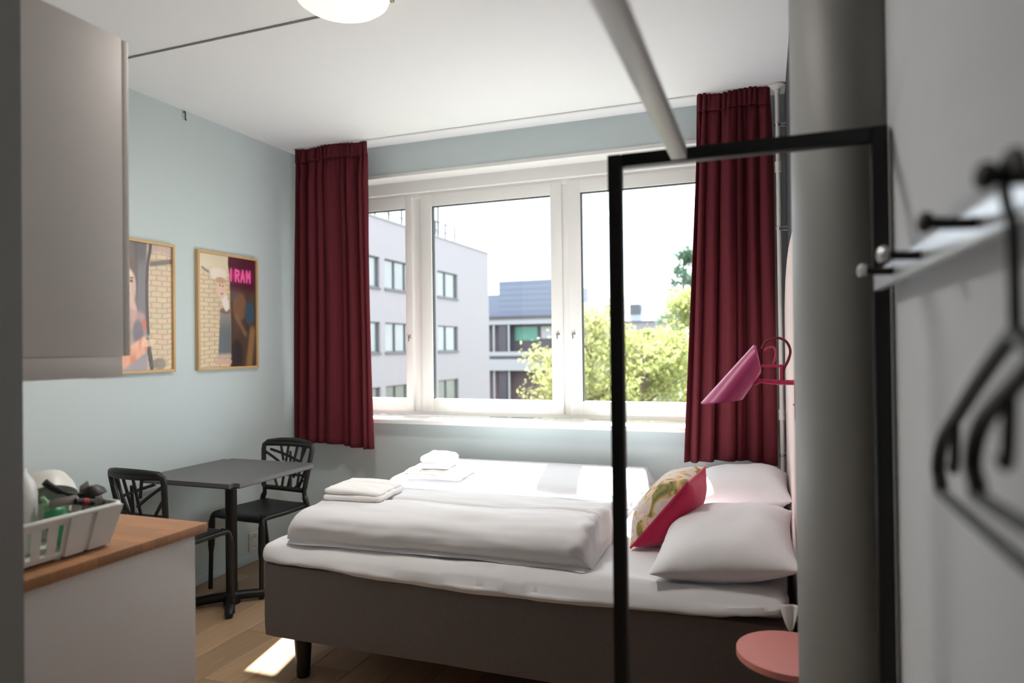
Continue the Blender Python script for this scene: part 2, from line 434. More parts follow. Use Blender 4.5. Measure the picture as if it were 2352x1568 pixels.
# ------------------------------------------------------------------ ceiling lamp and its cable
lc = (-1.516, 2.244)
t = thing('ceiling_lamp', 'lit round opal glass ceiling lamp with a shallow bowl', 'lamp', (lc[0], lc[1], ZC))
obj('lamp_base', lathe(B(), [(0.14, ZC), (0.14, ZC - 0.035), (0.13, ZC - 0.042)], (lc[0], lc[1], 0), 40), M['white_paint'], t)
obj('lamp_bowl', lathe(B(), [(0.135, ZC - 0.036), (0.172, ZC - 0.058), (0.180, ZC - 0.074), (0.174, ZC - 0.088), (0.150, ZC - 0.106), (0.110, ZC - 0.121), (0.06, ZC - 0.130), (0.0, ZC - 0.133)], (lc[0], lc[1], 0), 48), M['lamp'], t)
for a in (0.55, 2.65, 4.74):
    d = Vector((math.cos(a), math.sin(a), 0))
    obj('retaining_clip', box(tube(B(), [Vector((lc[0], lc[1], ZC - 0.03)) + d * 0.13, Vector((lc[0], lc[1], ZC - 0.055)) + d * 0.19], 0.005, 8), Vector((lc[0], lc[1], ZC - 0.078)) + d * 0.188 - Vector((0.008, 0.008, 0)), Vector((lc[0], lc[1], ZC - 0.052)) + d * 0.188 + Vector((0.008, 0.008, 0)), 0.002), M['steel'], t)
ld = bpy.data.lights.new('lamp_light', 'AREA'); ld.shape = 'DISK'; ld.size = 0.30; ld.energy = 17; ld.color = (1.0, 0.93, 0.85)
lo_ = bpy.data.objects.new('lamp_light', ld); C.objects.link(lo_); lo_.location = (lc[0], lc[1], ZC - 0.137)
tag(obj('ceiling_cable', tube(B(), [(XL, 2.466, ZC - 0.004), (-1.75, 2.466, ZC - 0.004), (-1.66, 2.44, ZC - 0.004), (-1.60, 2.35, ZC - 0.004)], 0.0045, 8), M['cable']), 'thin grey cable running across the white ceiling to the lamp', 'cable')
tag(obj('wall_hook', tube(B(), smooth_pts([(XL, 3.13, ZC - 0.012), (XL + 0.012, 3.13, ZC - 0.014), (XL + 0.014, 3.13, ZC - 0.055), (XL + 0.022, 3.13, ZC - 0.062)], 4), 0.004, 8), M['gasket']), 'tiny dark hook high on the left wall just under the ceiling', 'hook')

# ------------------------------------------------------------------ framed posters on the left wall
def seg_d(u, v, a, b):
    ax, ay = a; bx, by = b; dx, dy = bx - ax, by - ay
    t = max(0, min(1, ((u - ax) * dx + (v - ay) * dy) / (dx * dx + dy * dy + 1e-9)))
    return math.hypot(u - ax - t * dx, v - ay - t * dy)
def mixc(a, b, t): t = max(0, min(1, t)); return tuple(a[i] + (b[i] - a[i]) * t for i in range(3))
def sst(a, b, x): t = max(0, min(1, (x - a) / (b - a))); return t * t * (3 - 2 * t)
def nz(u, v, s): return noise.noise(Vector((u * s, v * s, 3.7)))
def bricks(u, v, rows=26, bw=0.17):
    wob = 0.012 * nz(u, v, 5) + 0.02 * max(0, 0.55 - v) * math.sin(7 * u + 3)
    r = (v + wob) * rows; row = math.floor(r); fr = r - row
    c = (u / bw + (0.5 if row % 2 else 0)); fc = c - math.floor(c)
    j = 1 - min(1, min(sst(0.0, 0.2, fr), sst(0, 0.2, 1 - fr), sst(0, 0.12, fc), sst(0, 0.12, 1 - fc)))
    base = (222 + 10 * nz(row, math.floor(c), 1.7), 198 + 10 * nz(row, math.floor(c), 2.1), 162)
    return mixc(base, (166, 142, 114), j * 0.6)
def ell(u, v, cu, cv, ru, rv, k=0.3):
    d = math.hypot((u - cu) / ru, (v - cv) / rv); return 1 - sst(1 - k, 1 + k * 0.5, d)
NEON = []
for (x0, ch) in ((0.545, 'I'), (0.625, 'R'), (0.725, 'A'), (0.83, 'M')):
    w, h0, h1 = 0.06, 0.785, 0.885
    G = {'I': [((0, 0), (0, 1))], 'R': [((0, 0), (0, 1)), ((0, 1), (1, .9)), ((1, .9), (1, .6)), ((1, .6), (0, .5)), ((.4, .5), (1, 0))],
         'A': [((0, 0), (.5, 1)), ((.5, 1), (1, 0)), ((.2, .35), (.8, .35))], 'M': [((0, 0), (0, 1)), ((0, 1), (.5, .4)), ((.5, .4), (1, 1)), ((1, 1), (1, 0))]}[ch]
    for a, b_ in G: NEON.append(((x0 + a[0] * w, h0 + a[1] * (h1 - h0)), (x0 + b_[0] * w, h0 + b_[1] * (h1 - h0))))
def poster_neon(u, v):
    c = bricks(u, v)
    if v > 0.8: c = mixc(c, (226, 210, 178), sst(0.8, 0.9, v))
    c = mixc(c, (120, 104, 92), (1 - sst(0.0, 0.02, seg_d(u, v, (0.06, 0.87), (0.2, 0.825)))) * 0.8)
    c = mixc(c, (238, 222, 204), ell(u, v, 0.33, 0.83, 0.16, 0.06))
    # dark half on the right
    edge = 0.53 + 0.02 * nz(u, v, 4) - 0.03 * sst(0.8, 0.95, v)
    dk = sst(edge - 0.012, edge + 0.012, u)
    d = mixc((74, 58, 54), (104, 76, 60), 0.5 + 0.6 * nz(u * 3, v, 3))
    d = mixc(d, (150, 104, 72), ell(u, v, 0.70, 0.55, 0.14, 0.14) * 0.65)
    d = mixc(d, (60, 92, 116), ell(u, v, 0.88, 0.50, 0.10, 0.12) * 0.75)
    d = mixc(d, (150, 112, 84), (1 - sst(0.0, 0.05, seg_d(u, v, (0.63, 0.46), (0.80, 0.30)))) * 0.8)
    d = mixc(d, (168, 128, 84), (1 - sst(0.02, 0.09, seg_d(u, v, (0.93, 0.32), (0.86, 0.02)))) * 0.8)
    d = mixc(d, (50, 38, 42), ell(u, v, 0.64, 0.10, 0.12, 0.16) * 0.7)
    d = mixc(d, (120, 100, 92), ell(u, v, 0.60, 0.68, 0.12, 0.10) * 0.5)
    if v > 0.66:
        d = mixc(d, (88, 26, 52), sst(0.66, 0.75, v) * 0.8)
        g = 1 - sst(0.0, 0.09, abs(v - 0.835)); d = mixc(d, (214, 52, 122), g * 0.85 * (1 - sst(0.86, 0.97, u)))
    c = mixc(c, d, dk)
    # the person: pale head and neck, grey coat
    c = mixc(c, (134, 118, 110), (1 - sst(0.0, 0.05, seg_d(u, v, (0.38, 0.48), (0.50, 0.48)))) * 0.0)
    coat = sst(0.345, 0.365, u + 0.10 * (0.5 - v) * (v < 0.5)) * (1 - sst(0.525, 0.54, u)) * sst(0.10, 0.14, v) * (1 - sst(0.50, 0.53, v))
    c = mixc(c, mixc((108, 112, 116), (150, 140, 134), sst(0.3, 0.5, v)), coat)
    c = mixc(c, (128, 94, 82), ell(u, v, 0.44, 0.505, 0.10, 0.03) * 0.8)
    c = mixc(c, (240, 226, 220), (1 - sst(0.035, 0.06, seg_d(u, v, (0.40, 0.66), (0.46, 0.55)))))
    c = mixc(c, (232, 196, 172), ell(u, v, 0.375, 0.70, 0.085, 0.095))
    c = mixc(c, (196, 150, 122), ell(u, v, 0.36, 0.775, 0.09, 0.03) * 0.8)
    c = mixc(c, (150, 104, 88), (ell(u, v, 0.40, 0.725, 0.02, 0.008) + ell(u, v, 0.35, 0.73, 0.018, 0.008) + ell(u, v, 0.385, 0.655, 0.025, 0.008)) * 0.8)
    c = mixc(c, (216, 172, 160), (1 - sst(0.01, 0.03, seg_d(u, v, (0.28, 0.045), (0.53, 0.05)))) * 0.9)
    c = mixc(c, (196, 168, 160), (1 - sst(0.01, 0.03, seg_d(u, v, (0.30, 0.09), (0.53, 0.10)))) * 0.7)
    nd = min(seg_d(u, v, a, b_) for a, b_ in NEON) if v > 0.72 and u > 0.45 else 1
    c = mixc(c, (255, 110, 178), 1 - sst(0.006, 0.02, nd))
    return c
def poster_portrait(u, v):
    c = bricks(u, v, 24, 0.20)
    c = mixc(c, (196, 168, 160), sst(0.86, 0.9, v + 0.06 * math.sin(u * 6)) * (0.75 + 0.5 * nz(u * 6 - v * 5, v * 2, 4)))
    c = mixc(c, (126, 108, 94), (1 - sst(0.01, 0.03, abs(v - 0.84 - 0.10 * (u - 0.6)))) * sst(0.55, 0.6, u))
    l = 1 - sst(0.50, 0.56, u + 0.012 * math.sin(v * 9))
    d = mixc((150, 136, 130), (196, 164, 146), 0.5 + 0.7 * nz(u * 2, v, 4))
    d = mixc(d, (110, 108, 116), sst(0.28, 0.36, u) * sst(0.30, 0.4, v) * 0.7)
    d = mixc(d, (84, 74, 80), (1 - sst(0.01, 0.05, abs(u - 0.33))) * sst(0.45, 0.7, v) * 0.6)
    d = mixc(d, (104, 92, 90), sst(0.80, 0.9, v) * 0.7)
    d = mixc(d, (120, 96, 84), ell(u, v, 0.20, 0.80, 0.16, 0.09) * 0.9)
    d = mixc(d, (240, 214, 196), ell(u, v, 0.20, 0.655, 0.125, 0.135, 0.18))
    d = mixc(d, (214, 170, 150), ell(u, v, 0.285, 0.64, 0.05, 0.11) * 0.7)
    for (cu, cv, ru, rv) in ((0.145, 0.69, 0.035, 0.012), (0.245, 0.69, 0.032, 0.012)): d = mixc(d, (96, 70, 64), ell(u, v, cu, cv, ru, rv) * 0.9)
    for (cu, cv, ru, rv) in ((0.145, 0.715, 0.05, 0.008), (0.245, 0.715, 0.045, 0.008)): d = mixc(d, (120, 88, 76), ell(u, v, cu, cv, ru, rv) * 0.8)
    d = mixc(d, (196, 136, 116), (1 - sst(0.0, 0.012, seg_d(u, v, (0.20, 0.69), (0.205, 0.63)))) * 0.7)
    d = mixc(d, (188, 92, 88), ell(u, v, 0.20, 0.588, 0.04, 0.012))
    d = mixc(d, (228, 190, 176), (1 - sst(0.05, 0.09, seg_d(u, v, (0.22, 0.53), (0.27, 0.46)))))
    d = mixc(d, (206, 160, 152), (1 - sst(0.05, 0.10, seg_d(u, v, (0.10, 0.42), (0.42, 0.38)))) * 0.8)
    d = mixc(d, (112, 108, 120), ell(u, v, 0.36, 0.30, 0.10, 0.10) * 0.8)
    d = mixc(d, (222, 110, 84), ell(u, v, 0.47, 0.36, 0.04, 0.05) * 0.9)
    d = mixc(d, (170, 160, 170), sst(0.26, 0.0, v) * 0.8)
    c = mixc(c, d, l)
    c = mixc(c, (84, 66, 64), (1 - sst(0.018, 0.035, abs(u - 0.53 - 0.012 * math.sin(v * 8) - 0.05 * sst(0.8, 1.0, v)))) * sst(0.25, 0.3, v))
    c = mixc(c, (74, 66, 64), 1 - sst(0.025, 0.05, seg_d(u, v, (0.53, 0.22), (0.60, 0.03))))
    c = mixc(c, (120, 106, 92), ell(u, v, 0.74, 0.05, 0.14, 0.05) * 0.7)
    arm = 1 - sst(0.05, 0.085, seg_d(u, v, (0.02, 0.06), (0.46, 0.20)))
    c = mixc(c, mixc((232, 140, 104), (244, 190, 160), 0.5 + nz(u * 3, v * 3, 4)), arm)
    c = mixc(c, (248, 204, 176), (1 - sst(0.02, 0.035, seg_d(u, v, (0.44, 0.21), (0.62, 0.22)))) * 0.8)
    return c
def picture(y0, y1, z0, z1, fn, label):
    w = 0.016
    t = thing('framed_poster', label, 'picture', (XL, (y0 + y1) / 2, z0))
    fr = B()
    for lo_, hi_ in (((y0, z0), (y0 + w, z1)), ((y1 - w, z0), (y1, z1)), ((y0 + w, z0), (y1 - w, z0 + w)), ((y0 + w, z1 - w), (y1 - w, z1))):
        box(fr, (XL + 0.0005, lo_[0], lo_[1]), (XL + 0.026, hi_[0], hi_[1]), 0.002)
    obj('picture_frame', fr, M['oak'], t)
    nu, nv = 110, 156
    b = B(); grid(b, nu, nv, lambda u, v: Vector((XL + 0.014, y0 + w * 0.8 + u * (y1 - y0 - 1.6 * w), z0 + w * 0.8 + v * (z1 - z0 - 1.6 * w))))
    o = obj('poster_print', b, attr_mat('poster_print', 0.3), t)
    me = o.data; ca = me.color_attributes.new('Col', 'FLOAT_COLOR', 'POINT')
    cols = []
    for i in range(nu + 1):
        for j in range(nv + 1):
            c = fn(i / nu, j / nv); cols.extend(lin(tuple(max(0, min(255, q)) for q in c)))
    ca.data.foreach_set('color', cols)
    obj('backing_board', box(B(), (XL + 0.0006, y0 + 0.004, z0 + 0.004), (XL + 0.012, y1 - 0.004, z1 - 0.004)), M['oak'], t)
picture(2.515, 3.036, 1.292, 2.028, lambda u, v: poster_portrait((u - 0.27) / 0.73, v), 'oak framed poster of a woman by a brick wall, half behind the wall cupboard')
picture(3.205, 3.728, 1.292, 2.028, poster_neon, 'oak framed poster of a person in profile under pink neon letters')

# ------------------------------------------------------------------ wall socket
t = thing('power_socket', 'white double power socket low on the left wall under the table', 'socket', (XL, 3.68, 0.075))
obj('socket_plate', box(B(), (XL, 3.640, 0.075), (XL + 0.012, 3.722, 0.195), 0.004), M['plastic'], t)
for z in (0.105, 0.165):
    s_ = obj('socket_well', lathe(B(), [(0.024, 0), (0.024, 0.004), (0.019, 0.004), (0.018, 0.001)], (XL + 0.012, 3.681, z), 20, (1, 0, 0)), M['plastic'], t)
    b = B()
    for dy in (-0.009, 0.009): lathe(b, [(0.003, 0), (0.003, 0.0035), (0, 0.0035)], (XL + 0.012, 3.681 + dy, z), 8, (1, 0, 0))
    obj('pin_hole', b, M['gasket'], s_)

# ------------------------------------------------------------------ bed
BX0, BX1, BY0, BY1 = -2.03, 0.058, 2.368, 4.165
t = thing('double_bed', 'double bed with dark grey upholstered base, white sheet and black legs', 'bed', ((BX0 + BX1) / 2, (BY0 + BY1) / 2, 0))
def midbox(y0, y1):
    return slab(B(), (BX0, y0, 0.188), (BX1, y1, 0.50), 0.018, (40, 16, 6), 0.0015, 8)
obj('bed_base', midbox(BY0, (BY0 + BY1) / 2 - 0.002), M['bedbase'], t)
obj('bed_base', midbox((BY0 + BY1) / 2 + 0.002, BY1), M['bedbase'], t)
for (lx, ly) in ((-1.895, 2.46), (-1.895, 4.06), (-0.06, 2.46), (-0.06, 4.06), (-1.895, 3.2), (-0.06, 3.2)):
    obj('bed_leg', lathe(B(), [(0.026, 0.0), (0.028, 0.004), (0.038, 0.185), (0.038, 0.192)], (lx, ly, 0), 18), M['black'], t)
def droop(xx):
    pts = ((-2.04, .506), (-1.74, .498), (-1.5, .484), (-1.27, .470), (-.93, .470), (-.52, .484), (-.15, .510), (.07, .56))
    for (a, za), (b_, zb_) in zip(pts, pts[1:]):
        if a <= xx <= b_: return za + (zb_ - za) * (xx - a) / (b_ - a)
    return pts[0][1] if xx < -2 else pts[-1][1]
def topfn(p):
    p = p.copy()
    up = max(0.0, min(1.0, (p.z - 0.50) / 0.085))
    if p.y < BY0 + 0.06: p.y += 0.035 * up * (1 - (p.y - BY0 + 0.014) / 0.074) * max(0.3, min(1.0, (p.x - BX0) / 0.2))
    fl_ = max(0.0, min(1.0, (p.x - BX0) / 0.15))
    if p.y < BY0 + 0.03: p.y -= 0.034 * (1 - up) * fl_; p.z += 0.010 * (1 - up) * fl_
    if p.z < 0.54:
        k = max(0, 1 - abs(p.y - BY0) / 0.05)
        p = p.copy(); p.z = p.z + (droop(p.x) - 0.503) * k - 0.0
    return p
obj('mattress_topper', slab(B(), (BX0 - 0.012, BY0 - 0.014, 0.500), (BX1 + 0.0, BY1 + 0.01, 0.590), 0.04, (140, 60, 8), 0.010, 6, 2.0, topfn), M['sheet'], t)
# loose corner of the sheet at the head end
b = B()
def sc(u, v):
    w_ = (1 - v) ** 0.8
    x = 0.062 + (u - 0.55) * 0.06 * (0.15 + 0.85 * w_); z = 0.578 - 0.075 * v
    y = BY0 - 0.012 - 0.018 * math.sin(u * 7) * (0.3 + v) * w_ - 0.02 * v
    return Vector((min(x, XR - 0.03), y, z))
grid(b, 14, 10, sc)
o = obj('sheet_corner', b, M['sheet'], t, sharp=80); md = o.modifiers.new('thickness', 'SOLIDIFY'); md.thickness = 0.003

# headboard: a pale pink board with a rounded top at the window end
pts = [(2.26, 0.2), (4.015, 0.2), (4.015, 1.50)]
for k in range(13):
    a = k / 12 * PI / 2
    pts.append((3.05 + 0.965 * math.cos(a), 1.50 + 0.33 * math.sin(a)))
pts += [(2.26, 1.83)]
b = B(); vs = [b.verts.new((XR - 0.0235, y, z)) for y, z in pts]; f = b.faces.new(vs)
r = bmesh.ops.extrude_face_region(b, geom=[f]); bmesh.ops.translate(b, verts=[v for v in r['geom'] if isinstance(v, bmesh.types.BMVert)], vec=(0.022, 0, 0))
tag(obj('headboard', b, M['headboard']), 'pale pink wall-mounted headboard panel behind the pillows', 'headboard')

# duvets, folded lengthwise
def duvet(name, x0, x1, prof, label, seed, amp=0.009, skew=0.0):
    """prof(s): (y, z) closed outline, s in 0..1; swept along x with rounded, crumpled ends"""
    b = B(); NX, NP = 70, 84; rings = []
    cy = sum(prof(k / NP)[0] for k in range(NP)) / NP; cz = 0.66
    zmin = min(prof(k / NP)[1] for k in range(NP))
    for i in range(NX + 1):
        u = i / NX; u = 0.5 - 0.5 * math.cos(PI * u) if False else u
        e = min(u / 0.05, 1); e2 = min((1 - u) / 0.035, 1)
        sc_ = (1 - (1 - e) ** 2) ** 0.5 if e < 1 else 1
        sc2 = (1 - (1 - e2) ** 2.6) ** 0.45 if e2 < 1 else 1
        kk = max(0.02, min(sc_, sc2))
        x = x0 + (x1 - x0) * u
        ring = []
        for k in range(NP):
            y, z = prof(k / NP)
            yy = cy + (y - cy) * (0.90 + 0.10 * kk); zz = zmin + 0.01 + (z - zmin - 0.01) * (0.12 + 0.88 * kk) if z > zmin + 0.01 else z
            q = noise.fractal(Vector((x * 2.2, yy * 7, zz * 9 + seed)), 1.0, 2.0, 3) * amp
            q2 = noise.noise(Vector((x * 30, yy * 14, zz * 22 + seed))) * 0.020 * max(0, 1 - (1 - u) / 0.09)
            d = Vector((0, yy - cy, (zz - cz) * 3)); d = d.normalized() if d.length > 1e-5 else Vector((0, 0, 1))
            p = Vector((x + (q2 * 1.5), yy + skew * u, zz)) + d * (q + q2)
            p.z = max(p.z, zmin)
            ring.append(b.verts.new(p))
        rings.append(ring)
    for A, D in zip(rings, rings[1:]):
        for k in range(NP): b.faces.new((A[k], A[(k + 1) % NP], D[(k + 1) % NP], D[k]))
    b.faces.new(rings[0][::-1]); b.faces.new(rings[-1])
    return tag(obj(name, b, M['sheet'], sharp=70), label, 'duvet')
def prof_near(s):
    P = [(2.44, .590), (2.395, .605), (2.375, .640), (2.385, .680), (2.42, .712), (2.50, .733), (2.60, .738), (2.68, .728), (2.71, .722), (2.74, .731), (2.85, .728), (2.98, .715), (3.06, .690), (3.085, .655), (3.07, .610), (3.04, .590)]
    f = s * len(P); i = int(f) % len(P); t_ = f - int(f); a, c = P[i], P[(i + 1) % len(P)]
    p0, p3 = P[i - 1], P[(i + 2) % len(P)]
    cr = lambda q: 0.5 * (2 * a[q] + (c[q] - p0[q]) * t_ + (2 * p0[q] - 5 * a[q] + 4 * c[q] - p3[q]) * t_ ** 2 + (3 * a[q] - p0[q] - 3 * c[q] + p3[q]) * t_ ** 3)
    if 'near' and (s > 15 / 16): return (a[0] + (c[0] - a[0]) * t_, .590)
    return (cr(0), max(.590, cr(1)))
def prof_far(s):
    P = [(3.27, .590), (3.235, .605), (3.225, .630), (3.245, .650), (3.27, .655), (3.250, .668), (3.265, .690), (3.33, .708), (3.5, .716), (3.75, .712), (3.95, .702), (4.06, .69), (4.10, .66), (4.10, .62), (4.07, .590)]
    f = s * len(P); i = int(f) % len(P); t_ = f - int(f); a, c = P[i], P[(i + 1) % len(P)]
    p0, p3 = P[i - 1], P[(i + 2) % len(P)]
    cr = lambda q: 0.5 * (2 * a[q] + (c[q] - p0[q]) * t_ + (2 * p0[q] - 5 * a[q] + 4 * c[q] - p3[q]) * t_ ** 2 + (3 * a[q] - p0[q] - 3 * c[q] + p3[q]) * t_ ** 3)
    if s > 14 / 15: return (a[0] + (c[0] - a[0]) * t_, .590)
    return (cr(0), max(.590, cr(1)))
duvet('folded_duvet', -1.93, -0.615, prof_near, 'white folded duvet on the near half of the bed, in shade', 1.0, 0.013, 0.03)
duvet('folded_duvet', -1.985, -0.635, prof_far, 'white folded duvet by the window with sunlight across its top', 5.0, 0.007)

# towels
def towel(x0, x1, y0, y1, z0, z1, rot, label, seed, name='folded_towel'):
    t = thing(name, label, 'towel', ((x0 + x1) / 2, (y0 + y1) / 2, z0), rot, 'folded white towels on the bed')
    w, d, h = (x1 - x0) / 2, (y1 - y0) / 2, z1 - z0
    zm = h * 0.5
    obj('towel_fold', slab(B(), (-w, -d, 0.0), (w, d, zm + 0.002), 0.022, (28, 18, 6), 0.004, 14, seed), M['towel'], t, local=True, sharp=80)
    obj('towel_fold', slab(B(), (-w * 0.97, -d * 0.96, zm - 0.001), (w * 0.95, d * 0.97, h), 0.026, (28, 18, 6), 0.005, 14, seed + 4, lambda p: Vector((p.x, p.y, p.z - 0.012 * max(0, p.x / w)))), M['towel'], t, local=True, sharp=80)
    return t
towel(-1.885, -1.60, 2.575, 2.86, .735, .792, 0.10, 'white folded towel lying alone at the foot of the near duvet', 1)
towel(-1.845, -1.515, 3.22, 3.54, .716, .764, 0.12, 'larger white folded towel under a smaller one on the far duvet', 7)
towel(-1.765, -1.60, 3.25, 3.49, .764, .835, 0.16, 'small white rolled towel on top of a larger one on the far duvet', 12)

# pillows
def place(cx, cy, cz, rx=0, ry=0, rz=0):
    return Matrix.Translation((cx, cy, cz)) @ Matrix.Rotation(rz, 4, 'Z') @ Matrix.Rotation(ry, 4, 'Y') @ Matrix.Rotation(rx, 4, 'X')
b = B(); pillow(b, 0.49, 0.66, 0.20, place(-0.150, 2.70, 0.675, 0.07, -0.12, 0.0), seed=1.5)
tag(obj('pillow', b, M['sheet'], sharp=75), 'white pillow nearest the camera against the pink headboard', 'pillow')
b = B(); pillow(b, 0.49, 0.70, 0.21, place(-0.140, 3.60, 0.69, 0.0, -0.10, 0.0), seed=6.5)
tag(obj('pillow', b, M['sheet'], sharp=75), 'white pillow at the window side, partly sunlit, behind the near pillow', 'pillow')
# floral cushion with crimson back
fm = mat('floral_print', (206, 190, 160), 0.85, var=0.05, scale=20)
nt = fm.node_tree; n = nt.nodes
vo = n.new('ShaderNodeTexNoise'); vo.inputs['Scale'].default_value = 11; vo.inputs['Detail'].default_value = 3; vo.inputs['Distortion'].default_value = 1.6
cr_ = n.new('ShaderNodeValToRGB'); cr_.color_ramp.interpolation = 'EASE'
el = cr_.color_ramp.elements
el[0].position = 0.30; el[0].color = lin((110, 112, 70)); el[1].position = 0.70; el[1].color = lin((236, 226, 214))
for pos, col in ((0.38, (150, 140, 84)), (0.44, (216, 176, 112)), (0.49, (226, 196, 178)), (0.55, (214, 216, 208)), (0.62, (222, 190, 186))):
    e = el.new(pos); e.color = lin(col)
tcn = next(q for q in n if q.type == 'TEX_COORD')
nt.links.new(tcn.outputs['Object'], vo.inputs[0]); nt.links.new(vo.outputs['Fac'], cr_.inputs[0]); nt.links.new(cr_.outputs[0], n['Principled BSDF'].inputs['Base Color'])
Mc = place(-0.385, 2.90, 0.742, 0.0, -0.88, -0.10)
t = thing('scatter_cushion', 'floral scatter cushion with crimson back leaning between the white pillows', 'cushion', (-0.365, 2.895, 0.60))
b = B(); ft, fb = pillow(b, 0.36, 0.37, 0.21, Mc, seed=3.3, amp=0.004)
bb = b.copy(); bb.faces.ensure_lookup_table(); b.faces.ensure_lookup_table()
nf = len(ft)
idx_t = {f.index for f in ft}
b.faces.index_update(); bb.faces.index_update()
half = len(b.faces) // 2
bmesh.ops.delete(b, geom=[f for k, f in enumerate(b.faces[:]) if k % 2 == 1], context='FACES')
bmesh.ops.delete(bb, geom=[f for k, f in enumerate(bb.faces[:]) if k % 2 == 0], context='FACES')
obj('cushion_front', b, fm, t, sharp=75)
obj('cushion_back', bb, M['pinkcloth'], t, sharp=75)
rim = []
for k in range(96):
    s = k / 96 * 4; e = int(s); f_ = s - e; a = 0.5 - 0.5 * math.cos(PI * f_)
    x, y = ((2 * a - 1, -1), (1, 2 * a - 1), (1 - 2 * a, 1), (-1, 1 - 2 * a))[e]
    X = x * (1 - 0.07 * (1 - y * y) * abs(x) ** 3); Y = y * (1 - 0.07 * (1 - x * x) * abs(y) ** 3)
    rim.append(Mc @ Vector((X * 0.18, Y * 0.185, 0)))
obj('piping', tube(B(), rim, 0.0045, 8, closed=True), M['pinkcloth'], t)

# ------------------------------------------------------------------ bedside shelf and wall lamp
dc = (0.055, 2.085, 0.54)
pts = [(dc[0] + 0.148 * math.cos(a), dc[1] + 0.148 * math.sin(a)) for a in [2 * PI * k / 56 for k in range(56)]]
pts = [(min(x, XR), y) for x, y in pts]
b = B(); vs = [b.verts.new((x, y, dc[2])) for x, y in pts]
bmesh.ops.remove_doubles(b, verts=b.verts[:], dist=1e-5)
f = b.faces.new([v for v in b.verts]) ; r = bmesh.ops.extrude_face_region(b, geom=[f])
bmesh.ops.translate(b, verts=[v for v in r['geom'] if isinstance(v, bmesh.types.BMVert)], vec=(0, 0, -0.018))
t = thing('bedside_shelf', 'round dusty pink bedside shelf mounted beside the head of the bed', 'shelf', (XR, dc[1], dc[2] - 0.06))
obj('shelf_top', b, M['pinkpale'], t)
obj('shelf_bracket', box(B(), (XR - 0.09, dc[1] - 0.015, dc[2] - 0.03), (XR, dc[1] + 0.015, dc[2] - 0.018), 0.002), M['pinkpale'], t)
obj('shelf_bracket', box(B(), (XR - 0.012, dc[1] - 0.02, dc[2] - 0.10), (XR, dc[1] + 0.02, dc[2] - 0.02), 0.002), M['pinkpale'], t)

LY = 2.63; s_ = LY / 2.12
def LP(x, z, y=LY): return Vector((x * s_, y, 1.41 + (z - 1.41) * s_))
t = thing('wall_lamp', 'pink metal wall lamp with a slanted cone shade above the pillows', 'lamp', (XR - 0.022, LY, 1.2))
# shade: loft from a level rim to a small tilted top
b = B(); N = 40; rings = []
rimc, topc = LP(-0.1255, 1.2425), LP(-0.0205, 1.372)
ax = Vector((0.63, 0, 0.77))
for k, (tt) in enumerate((0.0, 0.02, 0.25, 0.5, 0.75, 0.97, 1.0)):
    ring = []
    for j in range(N):
        a = 2 * PI * j / N
        r0 = rimc + Vector((math.cos(a) * 0.0745, math.sin(a) * 0.0745, math.cos(a) * 0.008))
        r1 = topc + Vector((math.cos(a) * -0.030, math.sin(a) * 0.046, math.cos(a) * 0.048)) if False else topc + Vector((math.cos(a) * 0.010, math.sin(a) * 0.040, -math.cos(a) * 0.052))
        p = r0.lerp(r1, tt)
        if tt == 1.0: p = topc + (p - topc) * 0.82
        ring.append(b.verts.new(p))
    rings.append(ring)
for A, D in zip(rings, rings[1:]):
    for j in range(N): b.faces.new((A[j], A[(j + 1) % N], D[(j + 1) % N], D[j]))
b.faces.new(rings[-1])
o = obj('lamp_shade', b, M['pinkshade'], t, sharp=50); md = o.modifiers.new('thickness', 'SOLIDIFY'); md.thickness = 0.002
obj('lamp_bulb', lathe(B(), [(0.012, 0.0), (0.014, -0.03), (0.026, -0.055), (0.030, -0.075), (0.022, -0.098), (0.0, -0.106)], LP(-0.06, 1.345), 20, (0.55, 0, 0.8)), M['plastic'], t)
obj('wall_plate', box(B(), (XR - 0.030, LY - 0.012, LP(0, 1.19).z), (XR - 0.022, LY + 0.012, LP(0, 1.305).z), 0.003), M['pink'], t)
obj('plate_screw', lathe(B(), [(0.005, 0), (0.005, 0.003), (0.0, 0.004)], (XR - 0.030, LY, LP(0, 1.235).z), 10, (-1, 0, 0)), M['chrome'], t)
obj('lamp_arm', tube(B(), [LP(-0.035, 1.292), LP(-0.017, 1.303), LP(0.0, 1.302), LP(0.03, 1.2995), Vector((XR - 0.024, LY, LP(0, 1.299).z))], [0.004, 0.008, 0.009, 0.009, 0.009], 12), M['pink'], t)
obj('upper_arm', tube(B(), [LP(-0.014, 1.347), LP(0.041, 1.347)], 0.0052, 10), M['pink'], t)
obj('upright', tube(B(), [LP(0.0415, 1.298), LP(0.0415, 1.351)], 0.006, 10), M['pink'], t)
obj('power_cord', tube(B(), smooth_pts([LP(-0.012, 1.396), LP(0.003, 1.418), LP(0.032, 1.428), LP(0.056, 1.416), LP(0.066, 1.390), LP(0.060, 1.363), LP(0.049, 1.340), LP(0.046, 1.318), LP(0.047, 1.303)], 6), 0.005, 10), mat('dark_red_cord', (120, 22, 50), 0.5), t)
obj('short_cord', tube(B(), smooth_pts([LP(-0.006, 1.392), LP(0.007, 1.400), LP(0.022, 1.400), LP(0.027, 1.385), LP(0.024, 1.366), LP(0.018, 1.348)], 6), 0.0036, 8), M['pink'], t)

